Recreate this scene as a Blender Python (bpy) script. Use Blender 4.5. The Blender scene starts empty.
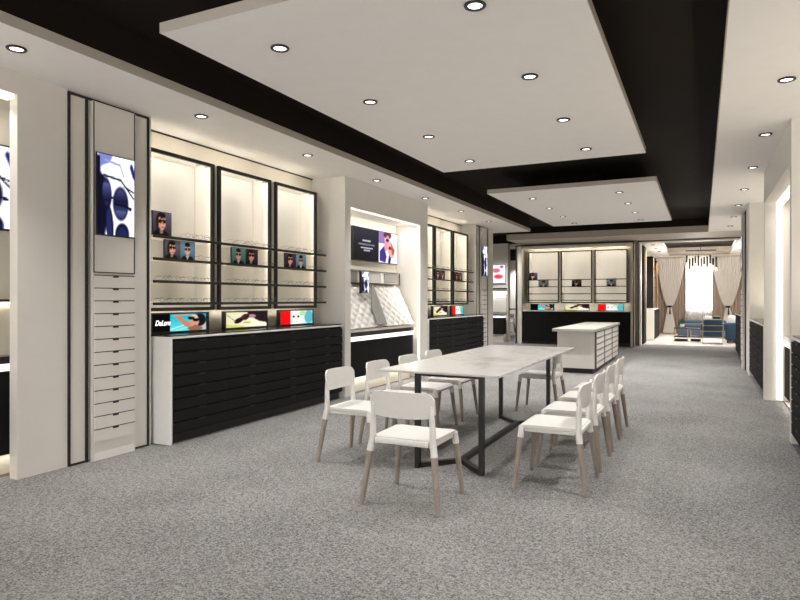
import bpy, bmesh, math, random
from mathutils import Vector, Matrix
R = random.Random(7)
PI = math.pi
SC = bpy.context.scene
COL = SC.collection

# ------------------------------------------------------------------ helpers
def s2l(c):
    return tuple(((x/12.92) if x <= .04045 else ((x+.055)/1.055)**2.4) for x in c)

def node(nt, kind, **kw):
    n = nt.nodes.new(kind)
    for k, v in kw.items():
        if k in n.inputs.keys(): n.inputs[k].default_value = v
        else: setattr(n, k, v)
    return n

MATS = {}
def mat(name, rgb=(.8, .8, .8), rough=.6, metal=0., emit=None, power=0., var=.03, scale=6., bump=0., spec=.5, trans=0., alpha=1., translucent=0.):
    """rgb is sRGB 0..1; a little noise varies the base colour"""
    m = bpy.data.materials.new(name); m.use_nodes = True
    nt = m.node_tree; b = nt.nodes['Principled BSDF']
    lin = s2l(rgb)
    b.inputs['Roughness'].default_value = rough
    b.inputs['Metallic'].default_value = metal
    b.inputs['Specular IOR Level'].default_value = spec
    if trans: b.inputs['Transmission Weight'].default_value = trans
    if alpha < 1: b.inputs['Alpha'].default_value = alpha
    tc = node(nt, 'ShaderNodeTexCoord')
    nz = node(nt, 'ShaderNodeTexNoise', Scale=scale, Detail=3.)
    nt.links.new(tc.outputs['Object'], nz.inputs['Vector'])
    mx = node(nt, 'ShaderNodeMix', data_type='RGBA')
    mx.inputs[6].default_value = (*[max(0, c*(1-var)) for c in lin], 1)
    mx.inputs[7].default_value = (*[min(1, c*(1+var)) for c in lin], 1)
    nt.links.new(nz.outputs['Fac'], mx.inputs[0])
    nt.links.new(mx.outputs[2], b.inputs['Base Color'])
    if bump:
        bp = node(nt, 'ShaderNodeBump', Strength=bump, Distance=.01)
        nt.links.new(nz.outputs['Fac'], bp.inputs['Height'])
        nt.links.new(bp.outputs['Normal'], b.inputs['Normal'])
    if emit:
        b.inputs['Emission Color'].default_value = (*s2l(emit), 1)
        b.inputs['Emission Strength'].default_value = power
    if translucent:
        tr = node(nt, 'ShaderNodeBsdfTranslucent'); tr.inputs[0].default_value = (*lin, 1)
        ms = node(nt, 'ShaderNodeMixShader'); ms.inputs[0].default_value = translucent
        out = nt.nodes['Material Output']
        nt.links.new(b.outputs[0], ms.inputs[1]); nt.links.new(tr.outputs[0], ms.inputs[2])
        nt.links.new(ms.outputs[0], out.inputs[0])
    MATS[name] = m
    return m

LOC = {}
def link(o, parent=None, loc=(0, 0, 0)):
    COL.objects.link(o); o.location = loc
    base = LOC[parent.name] if parent else Vector((0, 0, 0))
    LOC[o.name] = base + Vector(loc)
    if parent: o.parent = parent
    return o

def thing(name, label, cat, loc=(0, 0, 0), rotz=0, group=None):
    o = bpy.data.objects.new(name, None); o.empty_display_size = .1
    link(o, None, loc); o.rotation_euler = (0, 0, rotz)
    return tag(o, label, cat, group)

def tag(o, label=None, cat=None, group=None, kind=None):
    if label: o['label'] = label
    if cat: o['category'] = cat
    if group: o['group'] = group
    if kind: o['kind'] = kind
    return o

def obj(name, bm, m, parent=None, smooth=False, label=None):
    """bm is in world coordinates (the parent unrotated); the origin goes to the mesh's base centre"""
    bmesh.ops.recalc_face_normals(bm, faces=bm.faces)
    me = bpy.data.meshes.new(name)
    vs = [v.co for v in bm.verts]
    lo = Vector([min(v[i] for v in vs) for i in range(3)]); hi = Vector([max(v[i] for v in vs) for i in range(3)])
    org = Vector(((lo.x+hi.x)/2, (lo.y+hi.y)/2, lo.z))
    bmesh.ops.translate(bm, verts=bm.verts, vec=-org)
    bm.to_mesh(me); bm.free()
    for mm in (m if isinstance(m, (list, tuple)) else [m]): me.materials.append(mm)
    if smooth:
        for p in me.polygons: p.use_smooth = True
        if hasattr(me, 'set_sharp_from_angle'): me.set_sharp_from_angle(angle=math.radians(40))
    o = bpy.data.objects.new(name, me)
    base = LOC[parent.name] if parent else Vector((0, 0, 0))
    link(o, parent, org-base)
    if label: o['label'] = label
    return o

def BM(): return bmesh.new()

def box(bm, x0, x1, y0, y1, z0, z1, bev=0, seg=1, mi=0):
    g = bmesh.ops.create_cube(bm, size=1)
    vs = g['verts']
    for v in vs:
        v.co = Vector((x0+(v.co.x+.5)*(x1-x0), y0+(v.co.y+.5)*(y1-y0), z0+(v.co.z+.5)*(z1-z0)))
    fs = set(f for v in vs for f in v.link_faces)
    for f in fs: f.material_index = mi
    if bev:
        es = set(e for v in vs for e in v.link_edges)
        bmesh.ops.bevel(bm, geom=list(es), offset=bev, segments=seg, affect='EDGES', profile=.5)
    return bm

def B(*a, **k): return box(BM(), *a, **k)

def tube(bm, pts, rad, seg=8, caps=True, closed=False, flat=1.):
    """swept circle; rad a number or one per point"""
    pts = [Vector(p) for p in pts]; n = len(pts)
    rads = rad if isinstance(rad, (list, tuple)) else [rad]*n
    rings = []; ref = None
    for i, p in enumerate(pts):
        if closed: d = pts[(i+1) % n]-pts[i-1]
        else: d = pts[min(i+1, n-1)]-pts[max(i-1, 0)]
        d.normalize()
        if ref is None:
            ref = Vector((0, 0, 1)) if abs(d.z) < .9 else Vector((1, 0, 0))
        u = (ref-d*ref.dot(d)).normalized(); w = d.cross(u); ref = u
        rings.append([bm.verts.new(p+(u*math.cos(2*PI*k/seg)+w*math.sin(2*PI*k/seg)*flat)*rads[i]) for k in range(seg)])
    m = n if closed else n-1
    for i in range(m):
        a, b = rings[i], rings[(i+1) % n]
        for k in range(seg): bm.faces.new((a[k], a[(k+1) % seg], b[(k+1) % seg], b[k]))
    if caps and not closed:
        bm.faces.new(rings[0]); bm.faces.new(rings[-1][::-1])
    return bm

def lathe(bm, prof, c=(0, 0, 0), seg=24, cap=True):
    rings = [[bm.verts.new((c[0]+r*math.cos(2*PI*k/seg), c[1]+r*math.sin(2*PI*k/seg), c[2]+z)) for k in range(seg)] for r, z in prof]
    for a, b in zip(rings, rings[1:]):
        for k in range(seg): bm.faces.new((a[k], a[(k+1) % seg], b[(k+1) % seg], b[k]))
    if cap:
        bm.faces.new(rings[0]); bm.faces.new(rings[-1][::-1])
    return bm

def prism(bm, poly, depth):
    """poly: list of 3D points (planar), extruded by vector depth"""
    a = [bm.verts.new(Vector(p)) for p in poly]; b = [bm.verts.new(Vector(p)+Vector(depth)) for p in poly]
    bm.faces.new(a); bm.faces.new(b[::-1]); n = len(a)
    for i in range(n): bm.faces.new((a[i], a[(i+1) % n], b[(i+1) % n], b[i]))
    return bm

def struct(name, bm, m, parent=None):
    o = obj(name, bm, m, parent)
    if parent is None: o['kind'] = 'structure'
    return o

def dup(root, loc, rotz=None, label=None, group=None):
    r = root.copy(); COL.objects.link(r); r.location = loc
    if rotz is not None: r.rotation_euler = (0, 0, rotz)
    if label: r['label'] = label
    if group: r['group'] = group
    for ch in list(root.children):
        if ch.type == 'LIGHT': continue
        c = ch.copy(); COL.objects.link(c); c.parent = r
        for g in ch.children:
            d = g.copy(); COL.objects.link(d); d.parent = c
    return r

ORD = ['first', 'second', 'third', 'fourth', 'fifth', 'sixth', 'seventh', 'eighth', 'ninth', 'tenth', 'eleventh', 'twelfth', 'thirteenth', 'fourteenth', 'fifteenth', 'sixteenth']

# ------------------------------------------------------------------ materials
white = mat('painted_white', (.91, .895, .87), .62)
ceil_m = mat('ceiling_white', (.955, .94, .925), .75)
cream = mat('cream_wall', (.90, .875, .82), .7)
pier_m = mat('pier_paint', (.86, .84, .81), .6)
dark_ceil = mat('dark_ceiling', (.125, .105, .085), .85, spec=.12, var=.12, scale=1.2)
black = mat('black_metal', (.10, .095, .09), .45)
blackwood = mat('black_laminate', (.125, .12, .117), .75, spec=.12, var=.1, scale=14)
blackgloss = mat('black_glass_top', (.11, .11, .11), .12)
edgewhite = mat('white_edge', (.95, .945, .93), .4)
chairwhite = mat('white_plastic', (.865, .85, .83), .42)
wood = mat('grey_oak', (.575, .53, .485), .6, var=.12, scale=18)
fascia = mat('fascia_beige', (.74, .70, .65), .7)
backgrey = mat('rack_back_panel', (.80, .79, .775), .6)
litedge = mat('lit_white_edge', (.95, .95, .95), .5, emit=(1, 1, 1), power=.55)
edge_shade = mat('edge_shade_taupe', (.76, .725, .68), .7)  # ceiling edges: their shade is put into a darker colour
grey = mat('grey_panel', (.56, .555, .54), .5)
led = mat('led_strip', (1, 1, 1), .5, emit=(1, .96, .87), power=.62)
led_s = mat('led_strip_soft', (1, 1, 1), .5, emit=(1, .95, .85), power=3)
lens = mat('lamp_lens', (1, 1, 1), .5, emit=(1, .98, .95), power=2.5)
blind = mat('slat_white', (.88, .87, .85), .5)
gold = mat('brushed_gold', (.74, .66, .50), .35, .85)
blue = mat('blue_velvet', (.15, .26, .35), .8, var=.12, scale=9)
greysofa = mat('slate_fabric', (.22, .26, .31), .85)
beige = mat('beige_drape', (.74, .665, .61), .85, var=.05, translucent=.15)
sheer = mat('white_sheer', (.98, .965, .945), .8, translucent=.25)
winsheer = mat('window_sheer', (.97, .97, .97), .8, translucent=.75)
orange = mat('cabinet_bronze', (.52, .39, .25), .35, .5)
stone = mat('pale_stone', (.84, .80, .77), .25, var=.05, scale=3)
green = mat('leaf_green', (.25, .45, .16), .6, var=.2)
amber = mat('amber_glass', (.85, .72, .5), .2, emit=(1, .8, .5), power=1.2)
glass = mat('clear_glass', (.95, .97, .97), .05, alpha=.12)
red = mat('red_card', (.85, .08, .08), .5)
glare = mat('glasses_frame', (.30, .29, .28), .35)
alu = mat('brushed_aluminium', (.70, .69, .67), .35, .6)

def carpet():
    m = bpy.data.materials.new('carpet'); m.use_nodes = True; nt = m.node_tree; b = nt.nodes['Principled BSDF']
    tc = node(nt, 'ShaderNodeTexCoord')
    n1 = node(nt, 'ShaderNodeTexNoise', Scale=115., Detail=2.5, Roughness=.7)
    n2 = node(nt, 'ShaderNodeTexNoise', Scale=40., Detail=2.)
    n3 = node(nt, 'ShaderNodeTexNoise', Scale=1.1, Detail=3.)
    for n in (n1, n2, n3): nt.links.new(tc.outputs['Object'], n.inputs['Vector'])
    a1 = node(nt, 'ShaderNodeMath', operation='MULTIPLY_ADD'); a1.inputs[1].default_value = .22; nt.links.new(n2.outputs['Fac'], a1.inputs[0]); nt.links.new(n1.outputs['Fac'], a1.inputs[2])
    a2 = node(nt, 'ShaderNodeMath', operation='MULTIPLY_ADD'); a2.inputs[1].default_value = .16; nt.links.new(n3.outputs['Fac'], a2.inputs[0]); nt.links.new(a1.outputs[0], a2.inputs[2])
    r = node(nt, 'ShaderNodeValToRGB')
    r.color_ramp.elements[0].position = .52; r.color_ramp.elements[0].color = (*s2l((.27, .267, .264)), 1)
    r.color_ramp.elements[1].position = .86; r.color_ramp.elements[1].color = (*s2l((.66, .655, .648)), 1)
    nt.links.new(a2.outputs[0], r.inputs[0]); nt.links.new(r.outputs[0], b.inputs['Base Color'])
    bp = node(nt, 'ShaderNodeBump', Strength=.5, Distance=.006); nt.links.new(a1.outputs[0], bp.inputs['Height']); nt.links.new(bp.outputs[0], b.inputs['Normal'])
    b.inputs['Roughness'].default_value = .95; b.inputs['Specular IOR Level'].default_value = .2
    return m
carpet_m = carpet()

def marble():
    m = bpy.data.materials.new('marble'); m.use_nodes = True; nt = m.node_tree; b = nt.nodes['Principled BSDF']
    tc = node(nt, 'ShaderNodeTexCoord'); mp = node(nt, 'ShaderNodeMapping'); mp.inputs['Rotation'].default_value = (0, 0, .9); mp.inputs['Scale'].default_value = (1, .55, 1)
    nt.links.new(tc.outputs['Object'], mp.inputs[0])
    n1 = node(nt, 'ShaderNodeTexNoise', Scale=2.2, Detail=6., Roughness=.6, Distortion=1.4)
    nt.links.new(mp.outputs[0], n1.inputs['Vector'])
    r = node(nt, 'ShaderNodeValToRGB'); e = r.color_ramp.elements
    e[0].position = .45; e[0].color = (*s2l((.755, .745, .73)), 1)
    e[1].position = .505; e[1].color = (*s2l((.60, .555, .51)), 1)
    k = e.new(.53); k.color = (*s2l((.73, .715, .70)), 1)
    k = e.new(.62); k.color = (*s2l((.755, .745, .73)), 1)
    nt.links.new(n1.outputs['Fac'], r.inputs[0])
    n2 = node(nt, 'ShaderNodeTexNoise', Scale=1.2, Detail=2.); nt.links.new(tc.outputs['Object'], n2.inputs['Vector'])
    mx = node(nt, 'ShaderNodeMix', data_type='RGBA'); mx.inputs[6].default_value = (*s2l((.755, .745, .73)), 1)
    r2 = node(nt, 'ShaderNodeValToRGB'); r2.color_ramp.elements[0].position = .42; r2.color_ramp.elements[1].position = .6
    nt.links.new(n2.outputs['Fac'], r2.inputs[0]); nt.links.new(r2.outputs[0], mx.inputs[0]); nt.links.new(r.outputs[0], mx.inputs[7])
    nt.links.new(mx.outputs[2], b.inputs['Base Color']); b.inputs['Roughness'].default_value = .3
    return m
marble_m = marble()

def picmat(name, emit):
    m = bpy.data.materials.new(name); m.use_nodes = True; nt = m.node_tree; b = nt.nodes['Principled BSDF']; b.inputs['Specular IOR Level'].default_value = .12
    a = node(nt, 'ShaderNodeVertexColor', layer_name='Col')
    b.inputs['Roughness'].default_value = .6
    if emit:
        b.inputs['Base Color'].default_value = (.003, .003, .003, 1); b.inputs['Specular IOR Level'].default_value = .05
        nt.links.new(a.outputs[0], b.inputs['Emission Color']); b.inputs['Emission Strength'].default_value = emit
    else: nt.links.new(a.outputs[0], b.inputs['Base Color'])
    return m
print_m = picmat('printed_picture', 0); screen_m = picmat('lit_screen', .78); lightbox_m = picmat('lit_poster', .68)

# ------------------------------------------------------------------ pictures
def ell(cx, cy, rx, ry, rot=0):
    c, s = math.cos(rot), math.sin(rot)
    def f(u, v):
        x, y = u-cx, v-cy; a = (x*c+y*s)/rx; b = (-x*s+y*c)/ry
        return max(0, min(1, (1.12-math.sqrt(a*a+b*b))/.2))
    return f
def seg(x0, y0, x1, y1, w):
    def f(u, v):
        dx, dy = x1-x0, y1-y0; t = max(0, min(1, ((u-x0)*dx+(v-y0)*dy)/(dx*dx+dy*dy)))
        d = math.hypot(u-x0-t*dx, v-y0-t*dy); return max(0, min(1, (w-d)/(w*.5)))
    return f
def rect(x0, y0, x1, y1): return lambda u, v: 1. if x0 <= u < x1 and y0 <= v < y1 else 0.
def poly(*P):
    def f(u, v):
        ins = False; n = len(P)
        for i in range(n):
            (x0, y0), (x1, y1) = P[i], P[(i+1) % n]
            if (y0 > v) != (y1 > v) and u < (x1-x0)*(v-y0)/(y1-y0)+x0: ins = not ins
        return 1. if ins else 0.
    return f
def painter(bg, shapes):
    def col(u, v):
        c = bg(u, v) if callable(bg) else bg
        for f, k in shapes:
            a = f(u, v)
            if a > 0:
                kk = k(u, v) if callable(k) else k
                c = tuple(c[i]*(1-a)+kk[i]*a for i in range(3))
        return c
    return col
def grad(c0, c1, axis=1):
    return lambda u, v: tuple(c0[i]+(c1[i]-c0[i])*(v if axis else u) for i in range(3))

def picture(name, o, ud, vd, fn, nx, ny, m, parent, label=None):
    """o: bottom-left corner; ud, vd: full width and height vectors; one flat mesh with a colour per vertex"""
    o, ud, vd = Vector(o), Vector(ud), Vector(vd)
    bm = BM(); cl = bm.loops.layers.float_color.new('Col'); g = []
    for j in range(ny+1):
        g.append([bm.verts.new(o+ud*(i/nx)+vd*(j/ny)) for i in range(nx+1)])
    cols = {}
    for j in range(ny+1):
        for i in range(nx+1): cols[g[j][i]] = (*s2l(tuple(max(0, min(1, x)) for x in tuple(c*(1.22 if m == print_m else 1) for c in fn((i+.001)/nx*.999, (j+.001)/ny*.999)))), 1)
    for j in range(ny):
        for i in range(nx):
            f = bm.faces.new((g[j][i], g[j][i+1], g[j+1][i+1], g[j+1][i]))
            for l in f.loops: l[cl] = cols[l.vert]
    base = LOC[parent.name]
    me = bpy.data.meshes.new(name); bmesh.ops.translate(bm, verts=bm.verts, vec=-o); bm.to_mesh(me); bm.free(); me.materials.append(m)
    ob = bpy.data.objects.new(name, me); link(ob, parent, o-base)
    if label: ob['label'] = label
    return ob

NAVY = (.05, .05, .2); DN = (.03, .03, .12)
def img_sunglasses(shift=0):
    lensc = lambda u, v: tuple(a+(b-a)*max(0, min(1, abs((v*3.1) % 1-.35))) for a, b in zip((.06, .07, .19), (.42, .47, .70)))
    return painter(lambda u, v: (.93+.05*u, .94+.04*u, 1), [
        (rect(0, 0, .13, .5), DN), (ell(.05, .35, .2, .5), (.04, .04, .14)), (ell(.12, .93, .28, .09, .3), (.45, .48, .72)), (ell(.34, .80, .26, .09), (.90, .92, 1)),
        (seg(.2, .93, .6, .9, .02), (.55, .58, .75)), (seg(.6, .9, .7, .77, .02), (.55, .58, .75)),
        (seg(.16, .74, .62, .71, .018), DN), (seg(.62, .71, .98, .5, .02), DN), (seg(.72, .64, .98, .58, .016), DN), (seg(.92, .9, .99, .8, .06), (.12, .12, .4)),
        (ell(.24, .52, .13, .19, .18), DN), (ell(.24, .52, .105, .165, .18), lensc), (seg(.36, .47, .5, .47, .02), DN),
        (ell(.62, .41, .21, .21, .16), DN), (ell(.62, .41, .18, .185, .16), lensc), (seg(.46, .40, .84, .38, .018), DN), (ell(.88, .36, .05, .025), DN),
        (ell(.32, .13, .10, .24, .15), DN), (ell(.31, .13, .07, .2, .15), (.12, .14, .32)), (ell(.66, .02, .19, .14, .1), DN), (ell(.66, .0, .15, .12, .1), (.10, .12, .30)),
        (rect(0, 0, .07, .97), DN)])
def img_woman(bgc=(.18, .17, .22), skin=(.83, .62, .54), hair=(.12, .06, .06), lip=(.65, .12, .14), cx=.45):
    return painter(grad(bgc, tuple(min(1, c*1.8+.05) for c in bgc)), [
        (ell(cx-.03, .55, .26, .42), hair), (ell(cx-.02, .0, .40, .24), (.06, .05, .06)), (rect(cx-.08, .05, cx+.1, .3), tuple(c*.75 for c in skin)),
        (ell(cx+.04, .55, .19, .32), skin), (ell(cx+.04, .86, .2, .12), hair), (ell(cx-.04, .6, .09, .10), (.03, .02, .03)), (ell(cx+.15, .6, .08, .10), (.03, .02, .03)),
        (seg(cx-.1, .66, cx+.22, .66, .02), (.03, .02, .03)), (ell(cx+.07, .36, .055, .025), lip)])
def img_man(bgc=(.35, .47, .58), skin=(.80, .63, .54), cx=.5):
    return painter(grad(tuple(c*.8 for c in bgc), tuple(min(1, c*1.25) for c in bgc)), [
        (ell(cx, -.02, .42, .26), (.05, .06, .09)), (rect(cx-.09, .1, cx+.09, .32), tuple(c*.7 for c in skin)), (poly((cx-.08, .2), (cx+.08, .2), (cx, .02)), (.75, .76, .8)),
        (ell(cx, .56, .18, .31), skin), (ell(cx, .84, .19, .13), (.12, .08, .06)), (ell(cx-.09, .58, .085, .085), (.03, .03, .04)), (ell(cx+.09, .58, .085, .085), (.03, .03, .04)), (seg(cx-.15, .63, cx+.15, .63, .02), (.03, .03, .04))])
def img_pair(a, b): return lambda u, v: a(u*2, v) if u < .5 else b(u*2-1, v)
def img_pool(u0=.30):
    body = painter(grad((.45, .85, .88), (.05, .66, .76)), [
        (seg(.0, .1, .5, .42, .03), (.75, .93, .93)), (seg(.15, .0, .55, .3, .03), (.6, .9, .9)), (poly((.55, 0), (1, 0), (1, .75), (.8, .6)), (.72, .73, .75)),
        (poly((.08, .9), (.24, .88), (.48, .5), (.6, .3), (.5, .15), (.36, .3), (.2, .68)), (.74, .50, .38)), (seg(.1, .9, .5, .95, .05), (.8, .57, .45)),
        (ell(.78, .62, .17, .38), (.07, .07, .09)), (ell(.63, .55, .13, .36), (.80, .58, .46)), (ell(.62, .82, .1, .12), (.85, .75, .68)), (ell(.55, .74, .09, .1), (.05, .07, .12)), (ell(.68, .62, .09, .1), (.05, .05, .08)),
        (ell(.66, .1, .2, .14), (.55, .38, .3)), (seg(.62, .28, .68, .28, .03), (.55, .2, .2)), (rect(.95, 0, 1, 1), (.1, .12, .1))])
    return lambda u, v: (.01, .01, .015) if u < u0 else body((u-u0)/(1-u0), v)
img_cream = painter(grad((.88, .86, .68), (.95, .94, .86), 0), [
    (seg(0, .1, .35, .02, .12), (.80, .78, .42)), (poly((.5, 1), (1, 1), (1, .25), (.82, .35), (.68, .55), (.55, .8)), (.14, .08, .10)), (ell(.62, .72, .1, .12), (.7, .5, .55)),
    (ell(.3, .45, .09, .2, -.3), (.13, .06, .07)), (ell(.47, .68, .08, .22, -.15), (.25, .1, .13)), (seg(.33, .6, .44, .85, .03), (.3, .15, .18)), (seg(.0, .9, .22, .4, .015), (.5, .45, .4)), (ell(.5, .3, .09, .06), (.72, .66, .22))])
img_red = painter(lambda u, v: (.97-.55*max(0, u-.55)*1.6*(1-v*.3), .97-.15*max(0, u-.55), .93), [
    (rect(0, 0, .3, 1), (.90, .05, .06)), (ell(.88, .5, .14, .5), (.35, .68, .74)), (ell(.4, .55, .035, .09), (.05, .05, .05)), (ell(.54, .55, .035, .09), (.05, .05, .05)), (seg(.45, .2, .52, .2, .03), (.5, .7, .85)), (ell(.68, .8, .1, .2), (.7, .85, .6))])
def img_advert(u, v):
    if u < .545:
        c = painter(grad((.01, .01, .03), (.06, .06, .16)), [])(u, v)
        for y, x0, x1, b in ((.62, .18, .36, .75), (.50, .10, .44, .5), (.39, .15, .41, .8), (.32, .21, .34, .7)):
            if abs(v-y) < .022 and x0 < u < x1 and (math.sin(u*190+y*40) > -.75): c = (b, b, b+.05)
        return c
    return painter(grad((.93, .91, .95), (.86, .84, .95)), [
        (rect(.545, .62, .68, 1), (.55, .42, .68)), (poly((.56, .05), (.56, .35), (.67, .55), (.73, .2), (.70, 0)), (.20, .14, .48)), (poly((.76, 0), (.80, .4), (.84, .15), (.82, 0)), (.10, .08, .38)),
        (ell(.75, .92, .09, .12), (.3, .16, .2)), (ell(.735, .65, .055, .26, -.1), (.82, .55, .60)), (ell(.83, .45, .075, .27, .1), (.90, .62, .62)), (ell(.885, .5, .04, .22), (.7, .3, .22)),
        (ell(.75, .75, .035, .05), (.1, .06, .15)), (ell(.81, .5, .035, .06), (.45, .12, .2)), (ell(.93, .8, .07, .3), (.97, .97, .98))])(u, v)
def img_crowd(u, v):
    return painter((.93, .90, .93), [(ell(.2, .85, .2, .1), (.2, .15, .4)), (ell(.15, .6, .2, .1), (.8, .1, .15)), (ell(.6, .7, .18, .12), (.75, .4, .5)), (ell(.7, .35, .2, .12), (.85, .25, .3)), (ell(.3, .15, .16, .2), (.15, .15, .4)), (ell(.85, .9, .1, .06), (.6, .3, .5))])(u, v)

# ------------------------------------------------------------------ setting
# room axes: X across (display wall at -4.9), Y along the hall, camera near the origin
struct('floor', B(-8.5, 1.6, -2.5, 19.5, -.1, 0), carpet_m)
struct('floor', B(-2.0, 3.2, 19.5, 26.6, -.1, .004), stone)
struct('floor', B(-8.5, -2.05, 19.5, 27, -.1, .002), carpet_m)
Z3 = 3.0
struct('ceiling', B(-8.5, -3.8, -2.5, 15.1, Z3, 3.07), ceil_m)
struct('ceiling', B(.14, 1.6, -2.5, 17.1, Z3, 3.07), ceil_m)
bm = BM(); box(bm, -4.98, 1.6, 17.1, 19.5, Z3, 3.16); bmesh.ops.remove_doubles(bm, verts=bm.verts, dist=.001)
struct('ceiling', bm, fascia)
struct('ceiling', B(-8.5, 1.6, -2.5, 19.4, 3.34, 3.44), dark_ceil)
struct('trim_1', B(-3.86, -3.81, -2.5, 15.0, 3.07, 3.34), dark_ceil)
struct('trim_2', B(.15, .20, -2.5, 17.2, 3.07, 3.34), dark_ceil)
struct('trim_3', B(-4.98, .2, 17.10, 17.2, 3.16, 3.44), dark_ceil)
struct('trim_53', B(-8.5, -3.81, 15.0, 15.05, 3.07, 3.34), dark_ceil)
# hanging panels under the dark recess
struct('trim_51', B(-3.7995, -3.795, -2.5, 15.1, Z3, 3.07), edge_shade)  # thin strips colour the slab edges darker, standing in for shade
struct('trim_52', B(.135, .1395, -2.5, 17.1, Z3, 3.07), edge_shade)
def ceiling_raft(x0, x1, y0, y1, label):
    t = thing('ceiling_panel', label, 'ceiling panel', ((x0+x1)/2, (y0+y1)/2, Z3))
    e = .004; obj('panel', B(x0+e, x1-e, y0+e, y1-e, Z3, 3.062), ceil_m, t)
    bm = BM(); box(bm, x0, x1, y0, y0+e-.0005, Z3, 3.065); box(bm, x0, x1, y1-e+.0005, y1, Z3, 3.065); box(bm, x0, x0+e-.0005, y0+e, y1-e, Z3, 3.065); box(bm, x1-e+.0005, x1, y0+e, y1-e, Z3, 3.065)
    obj('edge_shade_band', bm, edge_shade, t)  # darker rim carries the shade on the panel's sides
    bm = BM()
    box(bm, x0+.5, x1-.9, y0+.9, y1-.9, 3.065, 3.34)
    obj('ceiling_mount', bm, dark_ceil, t, label='black mounting block above the panel')
ceiling_raft(-3.06, -.575, 2.83, 7.58, 'large white ceiling panel hung over the marble table')
ceiling_raft(-3.06, -.575, 9.42, 14.3, 'smaller white ceiling panel hung over the storage island')

# walls: display side
struct('wall_left', B(-5.05, -4.87, 4.09, 7.2, 0, Z3), cream)
struct('wall_left', B(-5.05, -4.87, 10.0, 13.15, 0, Z3), cream)
bm = BM(); box(bm, -4.62, -4.53, 2.86, 3.25, 0, Z3); box(bm, -5.05, -4.53, 3.25, 4.09, 0, Z3); struct('wall_left', bm, pier_m)
bm = BM(); box(bm, -4.62, -4.53, -2.5, 2.86, 2.84, Z3); struct('wall_left', bm, pier_m)
struct('wall_left', B(-5.35, -5.2, -2.5, 4.09, 0, Z3), cream)
struct('wall_left', B(-5.2, -5.05, 3.25, 4.09, 0, Z3), cream)
# niche surround between the two bays
bm = BM(); box(bm, -5.05, -4.34, 7.2, 7.35, 0, Z3); box(bm, -5.05, -4.34, 9.68, 10.0, 0, Z3); box(bm, -5.05, -4.34, 7.35, 9.68, 2.60, Z3)
struct('wall_left', bm, white)
struct('wall_left', B(-5.05, -4.80, 7.35, 9.68, 0, 2.60), cream)
bm = BM(); box(bm, -5.05, -4.53, 13.15, 14.4, 0, Z3); struct('wall_left', bm, pier_m)
struct('wall_left', B(-8.5, -5.05, 14.25, 14.4, 0, Z3), white)
struct('wall_left', B(-8.6, -8.5, 14.4, 27, 0, 3.44), white)
struct('trim_54', B(-8.5, -4.98, 18.98, 19.3, 3.09, 3.34), dark_ceil)
struct('trim_55', B(-5.0, -4.98, 17.2, 18.98, 3.16, 3.34), dark_ceil)
STR = []
for n_, (ya_, yb_) in enumerate(((4.09, 7.2), (10.0, 13.15))): struct('trim_%d' % (21+n_), B(-4.869, -4.860, ya_, yb_-.005, 2.984, 2.999), black)  # black strip painted in for the shadow gap under the ceiling
def strip(name, bm, label, group=None, m=led):
    o = obj(name, bm, m); tag(o, label, 'light strip', group); STR.append(o); return o
def niche_light(o, loc, size, d, watts): 
    profile_light(o, loc, size, d, watts, (1, .95, .87))
bm = BM(); box(bm, -4.355, -4.342, 9.60, 9.675, 0.02, 2.595); box(bm, -4.355, -4.342, 7.36, 9.60, 2.57, 2.595)
strip('led_strip', bm, 'warm light strip edging the niche with the quilted display board')
# niche beside the camera
strip('led_strip', B(-4.618, -4.535, -1.5, 2.84, 2.80, 2.838), 'light strip under the header of the niche nearest the camera')
# right side walls
XR = .74
struct('wall_right', B(1.3, 1.45, -2.5, 6.70, 0, Z3), cream)
bm = BM(); box(bm, XR, 1.45, 6.70, 6.82, 0, Z3); box(bm, XR, XR+.13, 6.82, 9.52, 2.60, Z3); box(bm, XR, XR+.13, 9.45, 9.52, 0, 2.62)
box(bm, XR+.13, 1.45, 9.47, 9.52, 0, Z3); struct('wall_right', bm, white)
struct('wall_right', B(1.3, 1.45, 6.82, 9.47, 0, Z3), cream)
struct('wall_right', B(1.3, 1.45, 9.52, 12.3, 0, Z3), cream)
struct('wall_right', B(XR, 1.45, 12.3, 14.1, 0, Z3), white)
struct('wall_right', B(1.3, 1.45, 14.1, 19.0, 0, Z3), cream)
bm = BM(); box(bm, XR+.135, XR+.20, 9.39, 9.45, .02, 2.6); box(bm, XR+.135, XR+.20, 6.84, 9.39, 2.54, 2.6)
strip('led_strip', bm, 'warm light strip edging the tall niche opposite the marble table')
bm = BM(); box(bm, -8.5, -2.6, -2.6, -2.5, 0, 3.44); box(bm, -.4, 1.6, -2.6, -2.5, 0, 3.44); box(bm, -2.6, -.4, -2.6, -2.5, 2.4, 3.44); struct('wall_front', bm, cream)  # unseen wall, its opening put in to let fill daylight into the hall
struct('wall_left', B(-8.6, -8.5, -2.6, 14.4, 0, 3.44), white)
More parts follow.
